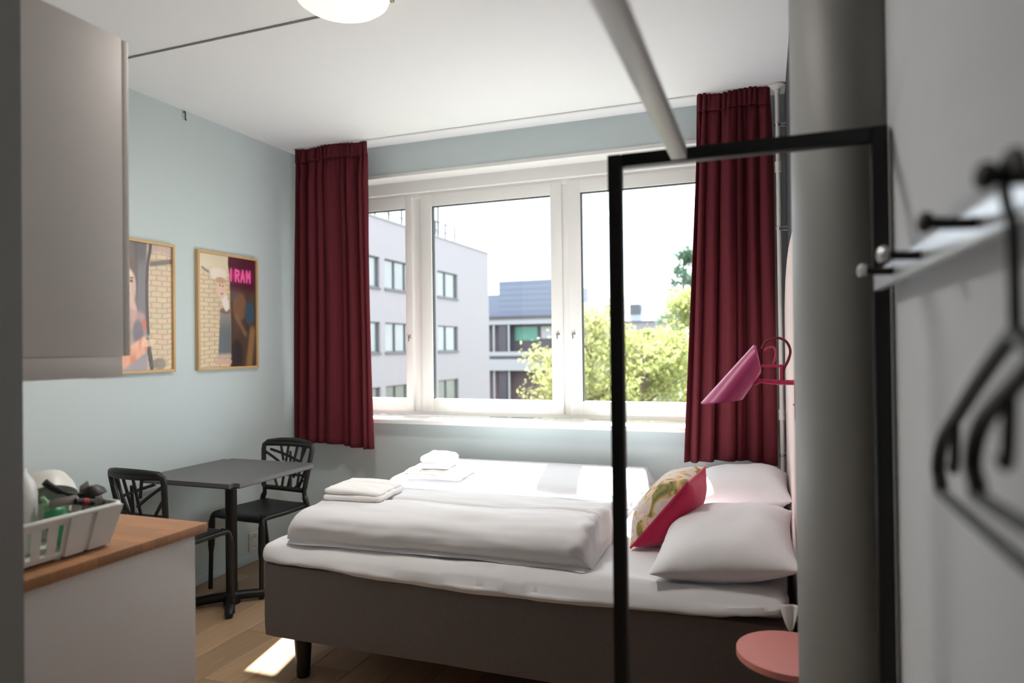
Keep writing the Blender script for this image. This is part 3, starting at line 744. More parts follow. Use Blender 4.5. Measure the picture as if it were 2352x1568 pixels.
# ------------------------------------------------------------------ table
TC = (-2.82, 3.04)
t = thing('cafe_table', 'square dark grey cafe table with one black column and cross foot', 'table', (TC[0], TC[1], 0))
b = box(B(), (TC[0] - 0.332, TC[1] - 0.332, 0.720), (TC[0] + 0.332, TC[1] + 0.332, 0.742))
es = [e for e in b.edges if abs(e.verts[0].co.z - e.verts[1].co.z) > 0.01]
bmesh.ops.bevel(b, geom=es, offset=0.035, segments=6, affect='EDGES')
obj('tabletop', b, M['tabletop'], t)
b = box(B(), (TC[0] - 0.329, TC[1] - 0.329, 0.7155), (TC[0] + 0.329, TC[1] + 0.329, 0.7205))
es = [e for e in b.edges if abs(e.verts[0].co.z - e.verts[1].co.z) > 0.003]
bmesh.ops.bevel(b, geom=es, offset=0.033, segments=6, affect='EDGES')
obj('edge_band', b, M['black'], t)
obj('table_column', lathe(B(), [(0.045, 0.0), (0.045, 0.05), (0.031, 0.065), (0.031, 0.70), (0.06, 0.705), (0.06, 0.7155)], (TC[0], TC[1], 0), 24), M['black'], t)
for a in (-0.88, 0.72, 2.26, 3.86):
    d = Vector((math.cos(a), math.sin(a), 0)); p0 = Vector((TC[0], TC[1], 0.04)); 
    b = B(); tube(b, [p0 + d * 0.03, p0 + d * 0.12 + Vector((0, 0, -0.003)), p0 + d * 0.235 + Vector((0, 0, -0.012)), p0 + d * 0.255 + Vector((0, 0, -0.02))], [0.026, 0.026, 0.024, 0.016], 12)
    f_ = obj('table_foot', b, M['black'], t)
    obj('glide', lathe(B(), [(0.016, 0.0), (0.018, 0.004), (0.018, 0.012)], p0 * 1 + d * 0.225 - Vector((0, 0, 0.04)), 12), M['gasket'], f_)

# ------------------------------------------------------------------ chairs
def make_chair(name, label):
    t = thing(name, label, 'chair', (0, 0, 0), 0, 'black chairs at the cafe table')
    m = M['blackmat']
    # seat: slightly dished slab, y forward
    def sf(p):
        w = 1 - 0.10 * max(0, -p.y / 0.21)
        q = Vector((p.x * w, p.y, p.z - 0.012 * math.cos(p.x * 6) * math.cos(p.y * 5) - 0.02 * max(0, (p.y - 0.15) / 0.06) ** 2 * 0.6))
        return q
    obj('seat', slab(B(), (-0.208, -0.205, 0.432), (0.208, 0.21, 0.462), 0.014, (24, 24, 4), 0, fn=sf), m, t, local=True)
    # back: curved frame and a web of branches; local plane coordinates a (across), h (height)
    def bp(a, h):
        lean = -0.185 - (h - 0.45) * 0.20
        return Vector((a, lean + 0.045 * (a / 0.19) ** 2 * 0.9, h))
    W = lambda h: 0.172 + 0.035 * (h - 0.535) / 0.29
    out = []
    for k in range(9): out.append((-W(0.535 + 0.25 * k / 8), 0.55 + 0.22 * k / 8))
    top = 0.825
    arc = [(-0.202, 0.798), (-0.182, 0.818), (-0.10, 0.828), (0.0, 0.831), (0.10, 0.828), (0.182, 0.818), (0.202, 0.798)]
    right = [(-a, h) for a, h in reversed(out)]
    bot = [(0.162, 0.535), (0.08, 0.530), (0.0, 0.528), (-0.08, 0.530), (-0.162, 0.535)]
    loop = out + arc + right + bot
    b = B(); tube(b, [bp(a, h) for a, h in loop], 0.0155, 10, closed=True)
    obj('back_frame', b, m, t, local=True, sharp=60)
    b = B(); tube(b, [bp(-0.188 + 0.376 * k / 10, 0.806) for k in range(11)], 0.017, 8)
    obj('top_rail', b, m, t, local=True, sharp=60)
    seg = [((-0.19, 0.74), (-0.10, 0.535)), ((-0.10, 0.81), (-0.085, 0.53)), ((-0.13, 0.80), (-0.04, 0.60)), ((-0.045, 0.815), (0.0, 0.53)),
           ((0.015, 0.76), (-0.03, 0.53)), ((0.035, 0.815), (0.045, 0.53)), ((-0.08, 0.70), (0.16, 0.77)), ((0.03, 0.655), (0.19, 0.755)),
           ((0.10, 0.82), (0.06, 0.70)), ((-0.172, 0.625), (0.172, 0.605)), ((0.11, 0.60), (0.075, 0.53)), ((-0.145, 0.60), (-0.055, 0.53)), ((0.185, 0.69), (0.12, 0.60))]
    for (p, q) in seg:
        b = B(); tube(b, [bp(p[0] + (q[0] - p[0]) * k / 5, p[1] + (q[1] - p[1]) * k / 5) for k in range(6)], 0.0085, 6)
        obj('back_branch', b, m, t, local=True, sharp=60)
    for s in (-1, 1):
        # rear upright runs from back frame to seat and on into the rear leg
        b = B(); tube(b, smooth_pts([bp(s * 0.166, 0.55), Vector((s * 0.168, -0.175, 0.50)), Vector((s * 0.185, -0.175, 0.45)), Vector((s * 0.195, -0.20, 0.30)), Vector((s * 0.215, -0.26, 0.0))], 5),
                      [0.0135] * 6 + [0.017] * 9 + [0.013] * 6, 10)
        obj('leg', b, m, t, local=True, sharp=60)
        b = B(); tube(b, smooth_pts([Vector((s * 0.165, 0.17, 0.448)), Vector((s * 0.198, 0.20, 0.425)), Vector((s * 0.202, 0.207, 0.30)), Vector((s * 0.205, 0.215, 0.0))], 6), [0.016] * 8 + [0.019] * 6 + [0.013] * 5, 10)
        obj('leg', b, m, t, local=True, sharp=60)
    return t
def copy_tree(o, parent=None):
    c = o.copy(); C.objects.link(c); c.parent = parent
    for ch in list(o.children): copy_tree(ch, c)
    return c
c1 = make_chair('lattice_chair', 'black lattice back chair on the far side of the table, under the left curtain')
c1.location = (-2.885, 3.375, 0); c1.rotation_euler = (0, 0, PI - 0.10)
c2 = copy_tree(c1)
c2['label'] = 'black lattice back chair nearer the kitchen, half hidden behind the worktop'
c2.location = (-2.90, 2.715, 0); c2.rotation_euler = (0, 0, -0.05); c2.scale = (0.90, 1.0, 1.0)

# ------------------------------------------------------------------ kitchen
CX = -1.577
t = thing('base_cabinet', 'pale grey kitchen base cabinet with a plain side panel below the oak worktop', 'cabinet', (-2.1, 1.27, 0))
obj('side_panel', box(B(), (CX - 0.018, YK + 0.002, 0.0), (CX, 1.555, 0.872), 0.001), M['cab'], t)
obj('cabinet_body', box(B(), (-2.66, YK + 0.002, 0.10), (CX - 0.019, 1.535, 0.872), 0.001), M['cab'], t)
obj('plinth', box(B(), (-2.66, YK + 0.002, 0.0), (CX - 0.019, 1.49, 0.10)), M['cab'], t)
for k in range(2):
    x1 = CX - 0.021 - k * 0.53
    d = obj('cabinet_door', box(B(), (x1 - 0.525, 1.536, 0.11), (x1, 1.555, 0.868), 0.0015), M['cab'], t)
    obj('door_handle', tube(B(), [(x1 - 0.32, 1.555, 0.83), (x1 - 0.32, 1.58, 0.83), (x1 - 0.20, 1.58, 0.83), (x1 - 0.20, 1.555, 0.83)], 0.005, 8), M['steel'], d)
tag(obj('worktop', box(B(), (-2.67, YK + 0.002, 0.8725), (CX + 0.012, 1.592, 0.900), 0.003), M['oaktop']), 'oiled oak worktop carrying the dish rack', 'worktop')
t = thing('wall_cupboard', 'tall pale grey kitchen wall cupboard at upper left, seen from its side', 'cupboard', (-2.1, 1.14, 1.346))
obj('cupboard_body', box(B(), (-2.66, YK + 0.002, 1.40), (CX, 1.322, 2.236), 0.001), M['cab'], t)
for k in range(2):
    x1 = CX - k * 0.54
    d = obj('cupboard_door', box(B(), (x1 - 0.535, 1.3235, 1.40), (x1 - 0.001, 1.343, 2.232), 0.0015), M['cab'], t)
    obj('door_handle', tube(B(), [(x1 - 0.32, 1.343, 1.44), (x1 - 0.32, 1.365, 1.44), (x1 - 0.20, 1.365, 1.44), (x1 - 0.20, 1.343, 1.44)], 0.005, 8), M['steel'], d)
obj('light_rail', box(B(), (-2.66, YK + 0.002, 1.346), (CX - 0.0015, 1.32, 1.399), 0.001), M['cab'], t)

# dish rack: tapered white basket with slots and flared rim
rx0, rx1, ry0, ry1, rz0, rz1 = -1.905, -1.618, 0.985, 1.345, 0.902, 1.008
t = thing('dish_rack', 'white plastic dish rack of cutlery on the oak worktop', 'dish rack', ((rx0 + rx1) / 2, (ry0 + ry1) / 2, rz0))
def rp(x, y, k):     # k 0 bottom .. 1 rim, the sides flare outwards
    cx_, cy_ = (rx0 + rx1) / 2, (ry0 + ry1) / 2; s = 0.86 + 0.14 * k
    return Vector((cx_ + (x - cx_) * s, cy_ + (y - cy_) * s, rz0 + 0.006 + (rz1 - rz0 - 0.006) * k))
def quad_slab(b, p, th=0.004):
    p = [Vector(q) for q in p]; nrm = (p[1] - p[0]).cross(p[2] - p[0]).normalized() * th
    a = [b.verts.new(q) for q in p]; c = [b.verts.new(q + nrm) for q in p]
    b.faces.new(a[::-1]); b.faces.new(c)
    for i in range(4): b.faces.new((a[i], a[(i + 1) % 4], c[(i + 1) % 4], c[i]))
b = B()
for (pa, pb, segs) in (((rx1, ry0), (rx1, ry1), 'long'), ((rx0, ry1), (rx0, ry0), 'long'), ((rx1, ry1), (rx0, ry1), 'short'), ((rx0, ry0), (rx1, ry0), 'short')):
    L = lambda u: (pa[0] + (pb[0] - pa[0]) * u, pa[1] + (pb[1] - pa[1]) * u)
    spans = [(0, .07), (.115, .185), (.23, .30), (.345, .41), (.46, .53), (.575, .60), (.60, .76), (.76, .80), (.80, 1.0)] if segs == 'long' else [(0, .3), (.34, .46), (.5, .62), (.66, 1.0)]
    for u0, u1 in spans:
        off = 0.0 if u0 not in (.60, .80) else 0.006
        quad_slab(b, [rp(*L(u0), 0.0), rp(*L(u1), 0.0), rp(*L(u1), 1.0), rp(*L(u0), 1.0)], 0.004 + off)
    quad_slab(b, [rp(*L(0), 0.0), rp(*L(1), 0.0), rp(*L(1), 0.12), rp(*L(0), 0.12)], 0.0045)
    quad_slab(b, [rp(*L(0), 0.82), rp(*L(1), 0.82), rp(*L(1), 1.0), rp(*L(0), 1.0)], 0.0045)
obj('basket_wall', b, M['plastic'], t)
obj('basket_floor', box(B(), (rx0 + 0.02, ry0 + 0.025, rz0 + 0.004), (rx1 - 0.02, ry1 - 0.025, rz0 + 0.009)), M['plastic'], t)
rim = []
rr_ = 0.03
for (cx_, cy_, a0) in ((rx1 - rr_, ry1 - rr_, 0), (rx0 + rr_, ry1 - rr_, 1), (rx0 + rr_, ry0 + rr_, 2), (rx1 - rr_, ry0 + rr_, 3)):
    for k in range(6):
        a = (a0 + k / 5) * PI / 2; rim.append((cx_ + (rr_ + 0.006) * math.cos(a), cy_ + (rr_ + 0.006) * math.sin(a), rz1))
obj('rim', tube(B(), rim, 0.0065, 8, closed=True), M['plastic'], t)
for (x, y) in ((rx1 - 0.035, ry1 - 0.05), (rx1 - 0.035, ry0 + 0.06), (rx0 + 0.035, ry1 - 0.05), (rx0 + 0.035, ry0 + 0.06), (rx1 - 0.03, 1.19)):
    obj('foot', lathe(B(), [(0.008, 0.900), (0.009, 0.903), (0.009, 0.909)], (x, y, 0), 10), M['plastic'], t)
# things standing in the rack
zf = rz0 + 0.0095
tag(obj('storage_jar', lathe(B(), [(0.050, zf), (0.054, zf + 0.004), (0.056, zf + 0.15), (0.050, zf + 0.175), (0.034, zf + 0.20), (0.034, zf + 0.215), (0.0, zf + 0.215)], (-1.760, 1.155, 0), 28), mat('milky_plastic', (214, 214, 210), 0.35, var=0.03)), 'milky white jar standing in the dish rack by the wall end', 'jar')
bw = lathe(B(), [(0.030, 0.0), (0.052, 0.012), (0.066, 0.040), (0.072, 0.072), (0.069, 0.072), (0.062, 0.042), (0.048, 0.016), (0.0, 0.008)], (-1.838, 1.292, zf + 0.165), 32, (0.50, -0.25, -0.7))
tag(obj('bowl', bw, M['plastic']), 'white bowl upturned over the crockery at the back of the dish rack', 'bowl')
t = thing('measuring_jug', 'white mug upright at the back of the dish rack, under the bowl', 'mug', (-1.842, 1.285, zf))
t['category'] = 'mug'; t.name = 'mug'
obj('mug_body', lathe(B(), [(0.034, zf), (0.037, zf + 0.004), (0.038, zf + 0.098), (0.035, zf + 0.098), (0.034, zf + 0.008), (0, zf + 0.008)], (-1.842, 1.285, 0), 26), M['plastic'], t)
obj('mug_handle', tube(B(), smooth_pts([(-1.805, 1.285, zf + 0.08), (-1.782, 1.285, zf + 0.075), (-1.780, 1.285, zf + 0.035), (-1.806, 1.285, zf + 0.022)], 5), 0.005, 8), M['plastic'], t)
t = thing('squeeze_bottle', 'green squeeze bottle lying tilted in the dish rack', 'bottle', (-1.69, 1.235, zf))
ax = Vector((-0.10, -0.42, 0.75)).normalized(); base = Vector((-1.688, 1.262, zf + 0.016))
obj('bottle_body', lathe(B(), [(0.030, 0.0), (0.034, 0.006), (0.034, 0.060), (0.026, 0.088), (0.014, 0.104)], base, 24, ax), M['green'], t)
obj('bottle_cap', lathe(B(), [(0.013, 0.104), (0.013, 0.120), (0.006, 0.126), (0.005, 0.140), (0.0, 0.141)], base, 16, ax), mat('pale_green_plastic', (150, 200, 150), 0.4), t)
t = thing('ladle', 'black ladle resting across the cutlery in the dish rack', 'ladle', (-1.70, 1.30, zf))
obj('ladle_bowl', lathe(B(), [(0.0, -0.022), (0.018, -0.019), (0.031, -0.006), (0.035, 0.010), (0.032, 0.010), (0.028, -0.004), (0.016, -0.015), (0.0, -0.018)], (-1.705, 1.330, 1.030), 24, (0.35, 0.1, -0.9)), M['blackmat'], t)
obj('ladle_handle', tube(B(), smooth_pts([(-1.705, 1.302, 1.034), (-1.71, 1.27, 1.040), (-1.72, 1.235, 1.062), (-1.725, 1.215, 1.082)], 5), [0.005] * 8 + [0.009] * 8, 10, sx=0.7), M['blackmat'], t)
t = thing('kitchen_knife', 'black handled knife with a red rivet stripe lying in the dish rack', 'knife', (-1.66, 1.27, zf))
obj('knife_handle', tube(B(), [(-1.672, 1.255, 1.028), (-1.671, 1.30, 1.016), (-1.671, 1.335, 1.010)], [0.008, 0.009, 0.007], 10), M['blackmat'], t)
obj('knife_stripe', tube(B(), [(-1.6715, 1.275, 1.0230), (-1.6712, 1.290, 1.0190)], 0.0096, 10), mat('red_plastic', (170, 50, 56), 0.4), t)
obj('knife_blade', box(B(), (-1.6735, 1.19, 1.022), (-1.6705, 1.262, 1.044), 0.0008), M['steel'], t)
def utensil(x, y, z0, z1, lx, ly, label, flat):
    t = thing('spatula' if flat else 'fork', label, 'spatula' if flat else 'fork', (x, y, z0))
    top = Vector((x + lx, y + ly, z1))
    obj('handle', tube(B(), [(x, y, z0), top], [0.004, 0.005], 8), M['steel'], t)
    if flat:
        b = B(); pts = [(-0.012, 0.0), (-0.018, 0.02), (-0.016, 0.045), (0.006, 0.055), (0.018, 0.02), (0.012, 0.0)]
        vs = [b.verts.new(top + Vector((0.0, q[0], q[1] - 0.006))) for q in pts]; f = b.faces.new(vs)
        r = bmesh.ops.extrude_face_region(b, geom=[f]); bmesh.ops.translate(b, verts=[v for v in r['geom'] if isinstance(v, bmesh.types.BMVert)], vec=(0.003, 0, 0))
        obj('blade', b, M['steel'], t)
    else:
        b = B(); box(b, top + Vector((-0.0015, -0.010, -0.004)), top + Vector((0.0015, 0.010, 0.012)), 0.0006)
        for k in range(4): box(b, top + Vector((-0.0012, -0.0098 + k * 0.0058, 0.010)), top + Vector((0.0012, -0.0072 + k * 0.0058, 0.038)))
        obj('tines', b, M['steel'], t)
utensil(-1.735, 1.305, zf, 1.012, 0.0, 0.028, 'steel spatula standing at the end of the dish rack', True)
utensil(-1.655, 1.285, zf, 0.995, 0.006, 0.02, 'steel fork standing in the corner of the dish rack beside the knife', False)

# ------------------------------------------------------------------ open wardrobe frame and coat rack in the entrance
FY = 1.41; wd = 0.028
t = thing('clothes_frame', 'black square tube wardrobe frame with a pale grey hanging rail', 'clothes rack', (-0.045, FY, 0))
obj('post', box(B(), (-0.306, FY, 0.0), (-0.306 + wd, FY + wd, 1.81), 0.002), M['black'], t)
obj('post', box(B(), (0.188, FY, 0.0), (0.188 + wd, FY + wd, 1.81), 0.002), M['black'], t)
obj('top_bar', box(B(), (-0.306 + wd + 0.0005, FY + 0.0005, 1.81 - wd + 0.001), (0.1875, FY + wd - 0.0005, 1.81), 0.002), M['black'], t)
obj('hanging_rail', box(B(), (-0.174, -0.55, 1.785), (-0.143, FY - 0.0005, 1.81), 0.002), M['rail'], t)
obj('post', box(B(), (-0.306, -0.58, 0.0), (-0.306 + wd, -0.58 + wd, 1.81), 0.002), M['black'], t)
obj('post', box(B(), (0.188, -0.58, 0.0), (0.188 + wd, -0.58 + wd, 1.81), 0.002), M['black'], t)
obj('top_bar', box(B(), (-0.306 + wd + 0.0005, -0.58, 1.81 - wd + 0.001), (0.1875, -0.58 + wd, 1.81), 0.002), M['black'], t)

t = thing('coat_rack', 'pale wall-mounted coat rack board with black pegs in the entrance', 'coat rack', (XH, 0.7, 1.505))
obj('rack_board', box(B(), (0.186, -0.25, 1.504), (0.200, 1.395, 1.538), 0.002), M['coatboard'], t)
for y in (1.30, 0.62, -0.1): obj('wall_spacer', lathe(B(), [(0.009, 0), (0.009, 0.022)], (0.1995, y, 1.521), 12, (1, 0, 0)), M['steel'], t)
for y in (1.197, 0.995, 0.748, 0.556, 0.335):
    b = tube(B(), [(0.188, y, 1.521), (0.178, y, 1.521), (0.160, y, 1.522), (0.147, y, 1.524)], [0.006, 0.006, 0.006, 0.006], 12)
    h = obj('coat_peg', b, M['black'], t)
    obj('peg_tip', lathe(B(), [(0.009, 0.0), (0.010, 0.003), (0.010, 0.008), (0.006, 0.011), (0.0, 0.012)], (0.149, y, 1.524), 14, (-1, 0, 0.1)), M['chrome'] if y > 0.9 else M['black'], h)

def hanger(name, y0, xo, rz, label, dz=0.0):
    dzh = dz
    """black plastic hanger; local y along the shoulders, hook at the origin"""
    t = thing(name, label, 'hanger', (xo, y0, 1.2815 + dz), rz, 'black clothes hangers in the entrance')
    r = 0.0062
    obj('hanger_hook', tube(B(), smooth_pts([(0, -0.020, 0.236 - dzh), (0, -0.010, 0.254 - dzh), (0, 0.008, 0.256 - dzh), (0, 0.019, 0.242 - dzh), (0, 0.012, 0.222 - dzh), (0, 0.002, 0.205 - dzh), (0, 0, 0.135)], 6), 0.0042, 10), M['black'], t, local=True)
    for s in (-1, 1):
        obj('hanger_shoulder', tube(B(), smooth_pts([(0, 0, 0.135), (0, s * 0.06, 0.110), (0, s * 0.15, 0.066), (0, s * 0.21, 0.035), (0, s * 0.232, 0.005), (0, s * 0.222, -0.015)], 6), r, 10), M['black'], t, local=True)
        obj('strap_notch', tube(B(), smooth_pts([(0, s * 0.165, 0.055), (0, s * 0.168, 0.030), (0, s * 0.172, 0.012), (0, s * 0.180, 0.014)], 5), 0.0045, 8), M['black'], t, local=True)
    obj('hanger_bar', tube(B(), smooth_pts([(0, -0.222, -0.015), (0, -0.19, -0.020), (0, 0.19, -0.020), (0, 0.222, -0.015)], 6), 0.0055, 10), M['black'], t, local=True)
hanger('coat_hanger', 0.556, 0.160, 0.0, 'black clothes hanger seen whole-shouldered on the entrance wall, farther from the camera')
hanger('coat_hanger', 0.335, 0.150, 0.06, 'black clothes hanger nearest the camera, partly out of view on the entrance wall', 0.04)

# ------------------------------------------------------------------ outdoors
gm = mat('asphalt_and_grass', (92, 95, 80), 0.9, var=0.25, scale=0.3)
struct('ground', box(B(), (-120, 5.2, -7.4), (120, 190, -7.0)), gm)
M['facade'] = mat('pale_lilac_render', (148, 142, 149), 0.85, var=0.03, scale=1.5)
M['bframe'] = mat('grey_window_frame', (84, 86, 92), 0.5)
M['bglass'] = mat('facade_glass', (128, 131, 132), 0.04, metal=0.55, var=0.2, scale=0.6)
M['clad'] = mat('blue_grey_cladding', (100, 109, 128), 0.5, var=0.04, scale=2, stretch=(0.1, 1, 6))
M['dark'] = mat('dark_facade', (66, 63, 72), 0.6, var=0.2, scale=0.8)
M['brickd'] = mat('purple_brick', (90, 77, 82), 0.8, var=0.15, scale=2)
M['slabw'] = mat('white_concrete', (150, 151, 156), 0.8, var=0.03)
M['teal'] = mat('teal_glass', (70, 126, 110), 0.2, var=0.2, scale=1)
t = thing('apartment_block', 'pale rendered block with grey windows at left beyond the window', 'building', (-26, 28, -7))
FX = -19.0
cols = [(24.2, 27.2), (28.2, 31.25), (31.75, 35.3), (38.0, 40.95)]
rows = [(4.63, 6.24), (1.22, 2.82), (-2.19, -0.59), (-5.6, -4.0)]
ys = sorted({10.0, 46.35} | {y for c in cols for y in c}); zs = sorted({-7.0, 8.30} | {z for r in rows for z in r})
b = B()
for y0, y1 in zip(ys, ys[1:]):
    for z0, z1 in zip(zs, zs[1:]):
        if (y0, y1) in cols and (z0, z1) in rows: continue
        box(b, (FX - 0.35, y0, z0), (FX, y1, z1))
bmesh.ops.remove_doubles(b, verts=b.verts[:], dist=1e-4)
box(b, (FX - 15, 46.0, -7.0), (FX - 0.35, 46.35, 8.3)); box(b, (FX - 15, 10, -7.0), (FX - 14.6, 46.0, 8.3)); box(b, (FX - 15, 10, -7.0), (FX - 0.35, 10.3, 8.3))
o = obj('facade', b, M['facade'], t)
obj('flat_roof', box(B(), (FX - 15, 10, 7.6), (FX - 0.3, 46.1, 7.9)), M['slabw'], t)
obj('parapet_cap', box(B(), (FX - 0.42, 9.9, 8.28), (FX + 0.06, 46.42, 8.38)), M['slabw'], t)
for (y0, y1) in cols:
    for (z0, z1) in rows:
        b = B(); w = 0.07
        box(b, (FX - 0.26, y0, z0), (FX - 0.10, y0 + w, z1)); box(b, (FX - 0.26, y1 - w, z0), (FX - 0.10, y1, z1))
        box(b, (FX - 0.26, y0, z0), (FX - 0.10, y1, z0 + w)); box(b, (FX - 0.26, y0, z1 - w), (FX - 0.10, y1, z1))
        n_ = 3 if y1 - y0 > 2.97 else 2
        for k in range(1, n_): yy = y0 + (y1 - y0) * (k / n_ - 0.06 * (n_ == 2)); box(b, (FX - 0.24, yy - 0.04, z0), (FX - 0.10, yy + 0.04, z1))
        f = obj('window', b, M['bframe'], t)
        for k in range(n_):
            ya = y0 + w + (y1 - y0 - 2 * w) * k / n_; yb = y0 + w + (y1 - y0 - 2 * w) * (k + 1) / n_
            obj('pane', box(B(), (FX - 0.20, ya, z0 + w), (FX - 0.17, yb, z1 - w)), M['bglass'], f)
        obj('sill', box(B(), (FX - 0.12, y0 - 0.05, z0 - 0.10), (FX + 0.08, y1 + 0.05, z0 - 0.01)), M['bframe'], f)
        obj('blind', box(B(), (FX - 0.34, y0, z0), (FX - 0.30, y1, z1)), M['dark'], f)
b = B()
for k in range(15):
    yy = 22 + k * 1.45; tube(b, [(FX - 0.8, yy, 7.9), (FX - 0.8, yy, 9.6)], 0.07, 6)
tube(b, [(FX - 0.8, 22, 9.6), (FX - 0.8, 42.3, 9.6)], 0.06, 6); tube(b, [(FX - 0.8, 22, 9.0), (FX - 0.8, 42.3, 9.0)], 0.03, 6)
obj('roof_railing', b, M['gasket'], t)
obj('roof_mast', tube(B(), [(FX - 1.4, 41.0, 7.9), (FX - 1.4, 41.0, 13.0)], 0.09, 8), M['gasket'], t)
b = B(); tube(b, [(FX - 0.9, 37.1, 7.9), (FX - 0.9, 36.6, 10.2), (FX - 0.9, 35.2, 10.5)], 0.07, 6); tube(b, [(FX - 0.9, 36.0, 10.4), (FX - 0.9, 36.0, 12.4)], 0.05, 6)
obj('roof_ladder', b, M['gasket'], t)

t = thing('blue_roofed_building', 'low building with blue grey metal upper storey behind the pale block', 'building', (-20, 66, -7))
Y2 = 60.0
obj('upper_storey', box(B(), (-23.56, Y2, 4.3), (-17.9, Y2 + 12, 7.64)), M['clad'], t)
obj('lower_wing', box(B(), (-30.0, Y2 + 0.02, 4.3), (-23.56, Y2 + 12, 6.40)), M['clad'], t)
for k in range(6): obj('cladding_seam', box(B(), (-23.5, Y2 - 0.03, 4.75 + k * 0.52), (-17.9, Y2 + 0.01, 4.79 + k * 0.52)), M['clad'], t)
obj('gutter', box(B(), (-30, Y2 - 0.5, 4.05), (-17.9, Y2 + 12, 4.3)), M['dark'], t)
obj('fascia', box(B(), (-30, Y2 - 0.35, 3.55), (-17.9, Y2 + 12, 4.05)), M['slabw'], t)
obj('recessed_storey', box(B(), (-30, Y2 + 0.8, 1.0), (-17.9, Y2 + 12, 3.55)), M['dark'], t)
obj('balcony_slab', box(B(), (-30, Y2 - 0.6, -0.75), (-17.9, Y2 + 12, 0.3)), M['slabw'], t)
obj('ledge', box(B(), (-30, Y2 - 0.4, 0.3), (-17.9, Y2 + 1.0, 0.62)), M['dark'], t)
obj('ledge_top', box(B(), (-30, Y2 - 0.4, 0.62), (-17.9, Y2 + 1.0, 1.0)), M['slabw'], t)
obj('ground_storey', box(B(), (-30, Y2 + 0.6, -7), (-17.9, Y2 + 12, -0.75)), M['brickd'], t)
obj('column', box(B(), (-23.55, Y2 - 0.2, -7), (-22.75, Y2 + 0.4, 3.55)), M['dark'], t)
for x in (-24.0, -22.5): obj('downpipe', tube(B(), [(x, Y2 - 0.3, -7), (x, Y2 - 0.3, 3.5)], 0.1, 8), M['slabw'], t)
for (x0, x1, m_) in ((-22.3, -19.9, 'teal'), (-19.7, -17.4, 'slabw')):
    f = obj('window', box(B(), (x0, Y2 + 0.68, 1.95 if m_ != 'slabw' else 2.1), (x1, Y2 + 0.82, 3.4)), M['bframe'], t)
    obj('pane', box(B(), (x0 + 0.1, Y2 + 0.62, 2.05 if m_ != 'slabw' else 2.2), (x1 - 0.1, Y2 + 0.69, 3.3)), M[m_], f)

t = thing('distant_house', 'distant grey house with a hipped roof above the trees', 'building', (-19, 92, -7))
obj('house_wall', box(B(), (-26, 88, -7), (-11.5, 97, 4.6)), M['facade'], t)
b = B(); P = [(-26.5, 87.5, 4.6), (-11, 87.5, 4.6), (-11, 97.5, 4.6), (-26.5, 97.5, 4.6), (-23, 92, 8.0), (-17.5, 92, 8.0)]
vs = [b.verts.new(p) for p in P]
for f in ((0, 1, 5, 4), (1, 2, 5), (2, 3, 4, 5), (3, 0, 4), (3, 2, 1, 0)): b.faces.new([vs[i] for i in f])
obj('roof', b, mat('slate', (130, 136, 150), 0.7), t)
for x in (-20, -16.5): obj('dormer', box(B(), (x, 88.6, 5.0), (x + 1.3, 91.2, 6.8)), M['bframe'], t)

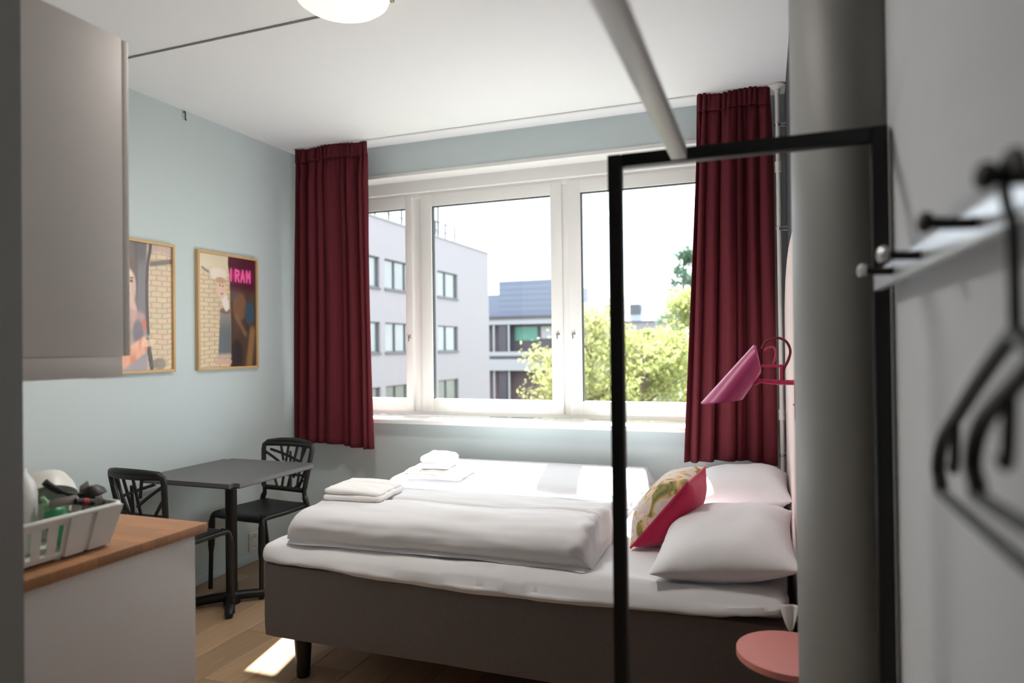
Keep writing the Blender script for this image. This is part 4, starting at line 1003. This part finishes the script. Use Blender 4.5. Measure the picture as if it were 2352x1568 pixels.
def tree(name, x, y, zt, rad, label, rgb, seed, leaves=5200, cone=False, leaf=0.17):
    rnd = random.Random(seed); zg = -7.0
    t = thing(name, label, 'tree', (x, y, zg), 0, 'trees beyond the window')
    bark = M.get('bark') or M.setdefault('bark', mat('bark', (104, 92, 76), 0.9, var=0.2, scale=6))
    b = B(); tube(b, [(x, y, zg), (x + 0.15, y, zg + 2.5), (x - 0.1, y + 0.1, (zg + zt) / 2), (x, y, zt - 0.8)], [0.28, 0.22, 0.14, 0.03], 8)
    obj('trunk', b, bark, t)
    tips = []; b = B()
    H = zt - zg
    for k in range(34 if not cone else 60):
        h = zg + H * (0.28 + 0.66 * rnd.random()); a = rnd.random() * 2 * PI
        f = (h - zg) / H
        L = rad * ((1.12 - f) * 1.2 if cone else math.sin(min(1, (f - 0.18) / 0.82) * PI) ** 0.6) * (0.6 + 0.5 * rnd.random())
        p0 = Vector((x, y, h)); d = Vector((math.cos(a), math.sin(a), -0.15 if cone else 0.55)); 
        p1 = p0 + d * L * 0.5 + Vector((0, 0, 0.1)); p2 = p0 + d * L + Vector((rnd.uniform(-.2, .2), rnd.uniform(-.2, .2), rnd.uniform(-.1, .2)))
        tube(b, [p0, p1, p2], [0.06, 0.035, 0.012], 5); tips.append((p0, p1, p2))
    obj('branches', b, bark, t)
    vs, fs = [], []
    for k in range(leaves):
        p0, p1, p2 = tips[rnd.randrange(len(tips))]
        s = 0.25 + 0.8 * rnd.random() ** 0.7
        c = p0.lerp(p2, s) + Vector([rnd.gauss(0, 0.30 if not cone else 0.16) for _ in range(3)])
        if c.z > zt + 0.2: c.z = zt - rnd.random() * 0.5
        u = Vector([rnd.gauss(0, 1) for _ in range(3)]).normalized(); w = u.cross(Vector([rnd.gauss(0, 1) for _ in range(3)])).normalized()
        l = leaf * (0.6 + 0.8 * rnd.random()); i = len(vs)
        vs += [c - u * l * 0.5, c + w * l * 0.26, c + u * l * 0.5, c - w * l * 0.26]; fs.append((i, i + 1, i + 2, i + 3))
    me = bpy.data.meshes.new('foliage'); me.from_pydata([tuple(v - Vector((x, y, zg))) for v in vs], [], fs)
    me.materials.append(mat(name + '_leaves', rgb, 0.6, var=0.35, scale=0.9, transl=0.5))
    o = bpy.data.objects.new('foliage', me); C.objects.link(o); o.parent = t; o['kind'] = 'stuff'
    return t
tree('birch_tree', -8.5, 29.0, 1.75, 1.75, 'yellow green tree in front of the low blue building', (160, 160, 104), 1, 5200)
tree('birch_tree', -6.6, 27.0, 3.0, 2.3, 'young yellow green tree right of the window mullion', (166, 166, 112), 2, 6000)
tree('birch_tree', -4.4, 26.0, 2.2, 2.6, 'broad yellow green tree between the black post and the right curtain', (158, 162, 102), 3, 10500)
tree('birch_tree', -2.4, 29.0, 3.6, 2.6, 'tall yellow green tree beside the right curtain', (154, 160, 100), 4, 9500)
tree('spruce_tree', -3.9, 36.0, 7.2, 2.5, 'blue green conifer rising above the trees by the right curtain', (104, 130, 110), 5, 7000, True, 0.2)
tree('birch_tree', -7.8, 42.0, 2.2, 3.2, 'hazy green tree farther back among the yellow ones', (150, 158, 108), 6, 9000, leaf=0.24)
